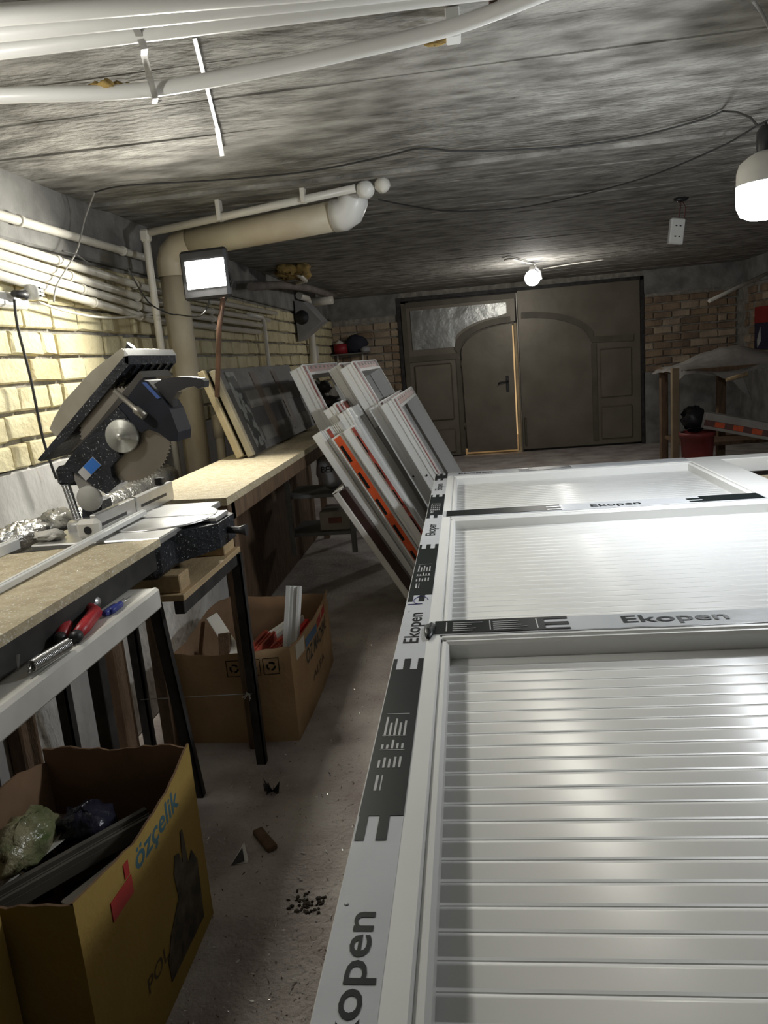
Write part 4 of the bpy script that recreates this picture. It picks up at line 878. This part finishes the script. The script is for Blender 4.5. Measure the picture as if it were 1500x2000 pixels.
for o in [c for c in sA[3].children]:
    off = OFF[o]
    for v in o.data.vertices:
        u = min(1, max(0, (v.co.x+off.x+1.27)/.51)); v.co.y = 2.74-.03*math.sin(math.pi*u)*(.3+.7*(v.co.z+off.z)/.4)-.0012-off.y
# offcuts in it
def offcut(p, q, w_, h_, mt, label, group='plastic offcuts in the boxes', groove=True, upv=(0, 0, 1)):
    p, q = Vector(p), Vector(q); d = q-p; s = Vector(upv).cross(d)
    M = frameM(p, d, s if s.length > 1e-3 else (0, 1, 0)); mb = MB(); L = d.length
    mb.bbox(0, L, -w_/2, w_/2, 0, h_, .002, M=M)
    if groove: mb.box(0, L, -w_/2, -w_*.32, h_, h_+.012, M=M); mb.box(0, L, w_*.2, w_/2, h_, h_+.012, M=M); mb.box(0, L, -w_*.05, w_*.03, h_, h_+.006, M=M)
    return solo('profile_offcut', mb, mt, label, 'offcut', group)
offcut((-.82, 2.87, .13), at(577, 1145, 'Y', 3.03), .06, .04, PVC, 'tall grooved white offcut standing up out of the brown box', upv=(0, -1, 0))
offcut((-.93, 2.81, .2), at(415, 1205, 'Y', 3.2), .055, .012, PVC, 'flat white strip slanting at the left side of the brown box', groove=False, upv=(.3, -1, .6))
offcut((-1.10, 2.9, .06), (-1.13, 3.05, .36), .05, .03, OLDW, 'brown wooden offcut upright at the left side of the brown box', groove=False, upv=(0, -1, 0))
for i, (p, q, mt, lab) in enumerate((((-1.0, 2.85, .22), (-.85, 3.2, .27), REDF, 'red filmed offcut lying low in the brown box'), ((-1.0, 3.1, .25), (-.84, 3.3, .31), PVCO, 'pale torn offcut at the back of the brown box'), ((-.9, 2.9, .2), (-.8, 3.35, .25), mat('purple_grey_offcut', (.2, .19, .25), .4), 'grey lilac offcut beside the tall one in the brown box'), ((-1.0, 2.85, .27), (-.92, 3.05, .33), REDF, 'red offcut tip leaning left of the tall white one'), ((-.81, 3.05, .28), (-.78, 3.25, .30), REDP, 'red labelled scrap at the right wall of the brown box'))):
    offcut(p, q, .06, .03, mt, lab)
for i in range(7):
    p = Vector((R.uniform(-1.2, -.85), R.uniform(2.85, 3.4), .05+.02*i)); a = R.uniform(0, 6)
    offcut(p, p+Vector((.18*math.cos(a)*.6, .22*math.sin(a)*.6, .02)), .05, .025, R.choice((PVCO, DARKP2, CARD)), 'loose scrap at the bottom of the brown box')
# yellow box
rag2 = lambda i, u: {0: 1.0-.07*math.sin(3.1*u), 1: .97+.01*math.sin(9*u), 2: .9+.07*math.sin(6*u), 3: 1}[i]
bxB, sB = carton('cardboard_box', 'open yellow cardboard box full of scraps in the foreground', -1.22, -.80, 1.16, 1.77, .535, CARDY, rag2, .012, 5)
P0 = lambda y, z: Matrix.Translation((-.783, y, z)) @ frameM((0, 0, 0), (0, 1, 0), (0, 0, 1))
text('özçelik', P0(1.385, .415), .26, .07, mat('teal_print', (.05, .15, .19), .6), sB[0], bold=.02)
mb = MB(); mb.box(-.786, -.783, 1.27, 1.36, .40, .445); part('red_mark', mb, REDP, sB[0], 'red printed mark'); mb = MB(); mb.box(-.786, -.783, 1.335, 1.355, .45, .485); part('red_mark', mb, REDP, sB[0])
text('POLAR', P0(1.36, .13), .2, .04, mat('dim_print', (.09, .06, .02), .7), sB[0], bold=.01)
mb = MB(); pic = [(1.47, .06), (1.70, .05), (1.71, .22), (1.68, .27), (1.65, .25), (1.64, .36), (1.625, .36), (1.615, .28), (1.60, .32), (1.575, .33), (1.555, .29), (1.565, .22), (1.50, .17), (1.465, .12)]
mb.prism([(-.786, y, z) for y, z in pic], [(-.7815, y, z) for y, z in pic]); part('picture_print', mb, mat('dark_picture', (.10, .08, .05), .7, 0, .4, 18), sB[0], 'dark printed picture')
for o in [c for c in sB[0].children]: conform(o, -.80, 1.16, 1.77, .535, .012)
scr = ((-1.15, 1.28, .36, -.85, 1.60, .40, DARKP2, 'long grey profile scrap across the yellow box'), (-.95, 1.35, .37, -.84, 1.52, .40, PVCO, 'white scrap with a screw hole in the yellow box'), (-1.14, 1.4, .38, -1.04, 1.58, .41, PVCO, 'torn white scrap at the left of the yellow box'), (-1.1, 1.2, .34, -.95, 1.3, .34, STEELD, 'dark metal scrap at the near end of the yellow box'), (-1.0, 1.22, .37, -.88, 1.36, .38, PVCO, 'thin pale rod in the yellow box'))
for i, s in enumerate(scr): offcut(s[:3], s[3:6], (.05, .04, .03, .05, .008)[i], (.03, .006, .004, .03, .008)[i], s[6], s[7], groove=i == 0)
for i in range(12):
    p = Vector((R.uniform(-1.12, -.9), R.uniform(1.28, 1.66), .24+.008*i)); a = R.uniform(0, 6)
    offcut(p, p+Vector((.1*math.cos(a), .12*math.sin(a), R.uniform(-.02, .03))), R.uniform(.03, .07), .02, R.choice((BLACK, STEELD, DARKP2, OLDW)), 'dark scrap in the heap inside the yellow box')
mb = MB(); mb.blob((-1.13, 1.5, .43), (.06, .12, .05), 9, .22); solo('crumpled_bag', mb, mat('green_bag', (.10, .16, .05), .15, 0, .5, 9, .8, 20, col2=(.4, .36, .22)), 'shiny crumpled green bag in the yellow box', 'bag')
mb = MB(); mb.blob((-1.03, 1.6, .41), (.07, .07, .04), 8, .25); solo('crumpled_bag', mb, mat('dark_blue_bag', (.03, .03, .05), .15, 0, .3, 9, .8, 20), 'crumpled dark bag at the back of the yellow box', 'bag')
bxC, sC = carton('cardboard_box', 'tan cardboard box cut off by the left edge of the foreground', -1.46, -.93, .62, 1.13, .56, CARDY, None, .005, 8)

# ================================================================= FLOOR LITTER
c = at(468, 1668, 'Z', .012); mb = MB(); pts = [at(475, 1650, 'Z', .03), at(452, 1690, 'Z', .002), at(483, 1685, 'Z', .002)]
mb.prism(pts, [p+Vector((.0, .012, .002)) for p in pts]); tr = solo('triangular_scrap', mb, PVC, 'black and white triangular scrap on the floor', 'scrap')
cc = (pts[0]+pts[1]+pts[2])/3; mb = MB(); q = [p.lerp(cc, f)+Vector((-.001, -.003, .001)) for p, f in zip(pts, (.2, .0, .35))]; mb.prism(q, [p+Vector((0, .002, 0)) for p in q]); part('dark_face', mb, BLACK, tr)
a, b = at(502, 1628, 'Z', 0), at(532, 1664, 'Z', 0); M = frameM(a, b-a, Vector((0, 0, 1)).cross(b-a)); mb = MB(); mb.bbox(0, (b-a).length, -.015, .02, 0, .02, .004, M=M); solo('wood_chip', mb, OLDW, 'reddish brown wood block on the floor', 'wood block')
mb = MB(); c = at(532, 1545, 'Z', 0)
for i in range(9):
    a = R.uniform(0, 6.28); mb.prism([c, c+Vector((.03*math.cos(a), .03*math.sin(a), .0)), c+Vector((.03*math.cos(a+.5), .03*math.sin(a+.5), R.uniform(.02, .06)))], [p+Vector((.002, .001, .001)) for p in (c, c+Vector((.03*math.cos(a), .03*math.sin(a), .0)), c+Vector((.03*math.cos(a+.5), .03*math.sin(a+.5), .04)))])
solo('crumpled_wrapper', mb, mat('wrapper', (.12, .12, .13), .15, 0, .4, 20), 'small crumpled clear wrapper on the floor by the stand leg', 'wrapper')
mb = MB()
for i in range(46):
    c = at(595+R.gauss(0, 22), 1765+R.gauss(0, 11), 'Z', .0); mb.blob(c+Vector((0, 0, .0012)), (R.uniform(.003, .009), R.uniform(.003, .01), .0025), 3, .4)
solo('dirt_patch', mb, mat('dark_dirt', (.09, .07, .055), .95, 0, .4, 40, .8, 60), 'dark crumb of dirt on the floor beside the panel', 'dirt')
# shavings: countless
mb = MB(); r = random.Random(21)
def flake(x, y, z, s):
    a = r.uniform(0, 6.28); t = r.uniform(-.7, .7); l, w_ = s*r.uniform(.6, 2.2), s*r.uniform(.25, .6)
    dx = Vector((math.cos(a), math.sin(a), t))*l; dy = Vector((-math.sin(a), math.cos(a), r.uniform(-.7, .7)))*w_; c = Vector((x, y, z+abs(t)*l))
    mb.add([c-dx, c+dy, c+dx, c-dy], [(0, 1, 2, 3)])
for i in range(9000): flake(r.uniform(-.95, .15), .9+3.2*r.random()**1.6, .0015, r.uniform(.0009, .0026))
for i in range(900): flake(r.uniform(-.95, .1), .9+3*r.random()**1.5, .002, r.uniform(.003, .0055))
for i in range(600): flake(r.uniform(-1.3, -.75), r.uniform(2.0, 2.75), .0015, r.uniform(.0008, .0022))
sh = solo('floor_shavings', mb, mat('shaving_plastic', (.85, .84, .8), .2, .3, .1, 5), 'glittering pale shavings scattered over the floor', 'shavings'); sh['kind'] = 'stuff'
mb = MB()
for i in range(2200): flake(r.uniform(-.95, .1), .9+3.0*r.random()**1.4, .001, r.uniform(.0012, .0038))
sh = solo('floor_crumbs', mb, mat('crumb_brown', (.14, .075, .06), .9), 'dark reddish crumbs scattered over the floor', 'crumbs'); sh['kind'] = 'stuff'
mb = MB()
for i in range(420): flake(-1.5+.58*r.random(), .9+1.0*r.random(), BZ+.001, r.uniform(.0008, .0026))
for i in range(300): flake(-1.3+.38*r.random(), 2.68+1.2*r.random(), BZ+.001, r.uniform(.0008, .002))
mb.v = [p for p in mb.v]
sh = solo('bench_shavings', mb, MATS['shaving_plastic'], 'pale shavings scattered on the workbench tops', 'shavings'); sh['kind'] = 'stuff'

# ================================================================= BACK LEFT CORNER
sf = thing('wall_shelf', 'small bracketed shelf on the back wall left of the gate', 'shelf', (-1.6, BY-.1, 1.6))
a, b = at(650, 693, 'Y', BY-.1), at(722, 682, 'Y', BY-.1)
mb = MB(); mb.bbox(a.x, b.x, BY-.28, BY-.005, a.z-.02, a.z, .004); part('board', mb, mat('shelf_grey', (.2, .2, .18), .7), sf)
for x in (a.x+.06, b.x-.12):
    mb = MB(); mb.bbox(x-.012, x+.012, BY-.05, BY-.02, a.z-.2, a.z-.02, .003); part('bracket', mb, PVCO, sf)
sx = a.x; sz = a.z
mb = MB(); mb.lathe([(0, 0), (.10, 0), (.11, .14), (.0, .15)], (sx+.14, BY-.15, sz), n=16); ca = solo('red_tub', mb, mat('red_tub_plastic', (.33, .02, .03), .5), 'red tub on the small back shelf', 'tub')
mb = MB(); mb.lathe([(.06, .13), (.055, .17), (.0, .2)], (sx+.12, BY-.15, sz), n=14); part('lid', mb, PVCO, ca)
mb = MB(); mb.blob((sx+.36, BY-.15, sz+.12), (.17, .1, .13), 8, .15); solo('dark_bundle', mb, mat('navy_cloth', (.03, .03, .05), .8), 'dark bundle beside the red tub on the back shelf', 'bundle')
mb = MB(); mb.lathe([(0, 0), (.07, .0), (.075, .05), (.03, .08), (0, .08)], (sx+.5, BY-.2, sz), n=14); solo('glass_jar', mb, mat('grey_glass', (.4, .4, .42), .1), 'small shiny jar on the back shelf', 'jar')
# tilted vent hood, high on the left wall near the corner
hood = thing('duct_box', 'dusty grey sheet metal duct box high in the far left corner', 'duct', (-1.75, 8.6, 1.7))
A = [at(545, 590, 'Y', 8.6), at(592, 590, 'Y', 8.6), at(628, 628, 'Y', 8.6), at(570, 668, 'Y', 8.6), at(548, 640, 'Y', 8.6)]
A = [Vector((max(p.x, WX+.03), p.y, p.z)) for p in A]; mb = MB(); mb.prism(A, [p+Vector((.0, .45, .02)) for p in A]); part('body', mb, mat('dusty_sheet', (.42, .42, .43), .6, .3), hood)
c = at(568, 622, 'Y', 8.59); c.x = max(c.x, WX+.1); mb = MB(); mb.lathe([(0, .01), (.07, .01), (.08, 0)], c, (0, -1, 0)); part('port', mb, BLACK, hood)
mb = MB(); mb.tube([(WX+.06, 9.35, 2.27), (WX+.35, 9.33, 2.27)], .05, 14); solo('branch_pipe', mb, PIPEW, 'short thick pipe stub under the ceiling in the far left corner', 'pipe')
mb = MB(); mb.tube([at(490, 560, 'X', -1.7), at(545, 556, 'X', -1.7), at(600, 562, 'X', -1.6), at(655, 578, 'X', -1.6)], .035, 12); solo('lagged_pipe', mb, mat('lagged_grey', (.22, .19, .17), .8), 'brown lagged pipe running under the far ceiling', 'pipe')
mb = MB(); mb.tube([at(560, 558, 'Z', 2.32), at(597, 548, 'Z', 2.32), at(582, 535, 'Z', 2.36)], .022, 10); solo('bent_pipe', mb, PIPEW, 'bent white pipe end under the foam on the far ceiling', 'pipe')
mb = MB()
for i in range(16):
    c = at(R.uniform(548, 598), R.uniform(522, 540), 'Z', 2.385); mb.blob(c, (.07, .08, .04), 5, .3)
solo('foam_patch', mb, FOAM, 'lump of yellow foam on the ceiling above the far bench', 'foam')
mb = MB(); c = at(612, 690, 'X', WX+.03); mb.bbox(WX+.0, WX+.08, c.y-.12, c.y+.12, c.z-.09, c.z+.09, .01); solo('switch_box', mb, PVCO, 'white switch box on the brick near the far left corner', 'switch')
# ================================================================= BACK RIGHT CORNER
rb = thing('storage_bench', 'dark storage bench draped with grey sheeting at the back right', 'bench', (2.8, 8.2, 0))
mb = MB(); mb.bbox(2.2, 3.8, 8.0, 9.0, 1.10, 1.15, .006); part('top_board', mb, OLDW, rb)
for x, y in ((3.7, 8.05), (2.75, 8.5), (2.25, 8.9), (3.7, 8.9)):
    mb = MB(); mb.bbox(x-.04, x+.04, y-.04, y+.04, 0, 1.1, .006); part('leg', mb, OLDW, rb)
mb = MB(); mb.bbox(2.25, 3.8, 8.05, 8.9, .34, .38, .006); part('lower_shelf', mb, OLDW, rb)
mb = MB(); nx, ny = 22, 10; vs = []; fs = []
for j in range(ny+1):
    for i in range(nx+1):
        x = 2.14+1.68*i/nx; y = 7.95+1.05*j/ny; z = 1.165+.14*math.sin(math.pi*min(1, max(0, (j-1)/(ny-1))))*min(1, i/5)*(.8+.3*math.sin(5*x))+.02*math.sin(7*x+3*y)+R.uniform(-.008, .012)
        if j == 0: z = 1.08+.025*math.sin(9*x)
        if i == 0: z -= .06
        vs.append(Vector((x, y, z)))
for j in range(ny):
    for i in range(nx): a = j*(nx+1)+i; fs.append((a, a+1, a+nx+2, a+nx+1))
mb.add(vs, fs, True); q = [at(p[0], p[1], 'Y', 7.93) for p in ((1392, 728), (1410, 738), (1432, 745), (1450, 765), (1468, 782), (1456, 750), (1450, 735), (1475, 728))]
mb.prism(q, [p+Vector((.01, .02, 0)) for p in q]); solo('plastic_sheet', mb, SHEET, 'crumpled grey sheeting draped over the back right bench', 'sheet')
mb = MB(); mb.bbox(2.07, 2.14, 7.85, 7.92, 0, 1.18, .006); solo('timber_post', mb, mat('pale_post', (.3, .22, .13), .8), 'pale timber post standing beside the back right bench', 'post')
mb = MB(); a, b = at(1418, 742, 'Y', 7.9), at(1460, 730, 'Y', 7.9); mb.tube([a, b], .02, 8); solo('wood_stick', mb, PINE, 'short pale stick poking out below the grey sheeting', 'stick')
bk = thing('red_bucket', 'red bucket in front of the back right bench', 'bucket', (2.38, 7.75, 0))
c = at(1362, 845, 'Y', 7.75)
mb = MB(); mb.lathe([(.13, 0), (.16, c.z-.03), (.175, c.z-.03), (.175, c.z+.01), (.165, c.z+.01), (.12, .02), (0, .02)], (c.x, 7.75, 0), n=20); part('pail', mb, mat('bucket_red', (.27, .045, .04), .5), bk)
mb = MB(); mb.tube([(c.x+.17*math.cos(a), 7.75, c.z-.01+.06*math.sin(a)) for a in [math.pi*i/10 for i in range(11)]], .004, 5); part('bail', mb, STEELD, bk)
mb = MB(); mb.blob((c.x, 7.85, c.z+.13), (.13, .1, .12), 8, .2); solo('dark_machine', mb, BLACK, 'dark lumpy machine part above the red bucket', 'machine')
for i in range(3):
    a, b = at(1375, 836, 'Y', 7.7)+Vector((.0, .08*i, .0)), at(1500, 872, 'Y', 7.3)+Vector((.25, .08*i, 0)); d = b-a
    t = thing('filmed_profile', ('front', 'middle', 'rear')[i]+' white profile with orange printed film by the red bucket', 'profile', a, 'filmed profiles at the back right')
    M = frameM(a, d, Vector((0, 0, 1)).cross(d)); mb = MB(); mb.bbox(0, d.length, -.035, .035, 0, .16, .004, M=M); bd = part('body', mb, mat('shelf_profile', (.36, .34, .31), .5), t)
    if i == 0:
        mb = MB(); mb.box(0, d.length, -.0365, -.035, .03, .09, M=M); f_ = part('film', mb, mat('brown_film', (.14, .05, .04), .5), bd); q = .1
        while q < d.length:
            mb = MB(); mb.bbox(q, q+.09, -.038, -.0362, .035, .085, .0005, M=M); part('film_print', mb, ORANGE, f_, 'orange printed patch'); q += .17
mb = MB(); a, b = at(1385, 588, 'Y', 9.6), at(1500, 533, 'X', RX-.02); mb.tube([a, b], .022, 10); solo('white_rod', mb, PVCO, 'slanting pale rod in front of the back right bricks', 'rod')
po = thing('wall_poster', 'red and navy poster on the right wall above the bench', 'poster', (RX-.02, 9.3, 1.3))
a, b = at(1476, 600, 'X', RX-.02), at(1480, 682, 'X', RX-.02); zt, zb = a.z, b.z
mb = MB(); mb.box(RX-.03, RX-.022, a.y-.9, a.y, zb, zt); pb = part('sheet', mb, mat('poster_navy', (.02, .02, .05), .5), po)
mb = MB(); mb.box(RX-.033, RX-.03, a.y-.9, a.y, zb+(zt-zb)*.62, zt); part('red_field', mb, mat('poster_red', (.3, .02, .02), .5), pb)
mb = MB(); q = [(a.y-.12, zb+.02), (a.y-.10, zb+.12), (a.y-.2, zb+.28), (a.y-.22, zb+.1)]; mb.prism([(RX-.034, y, z) for y, z in q], [(RX-.03, y, z) for y, z in q]); part('pale_shape', mb, INKG, pb)
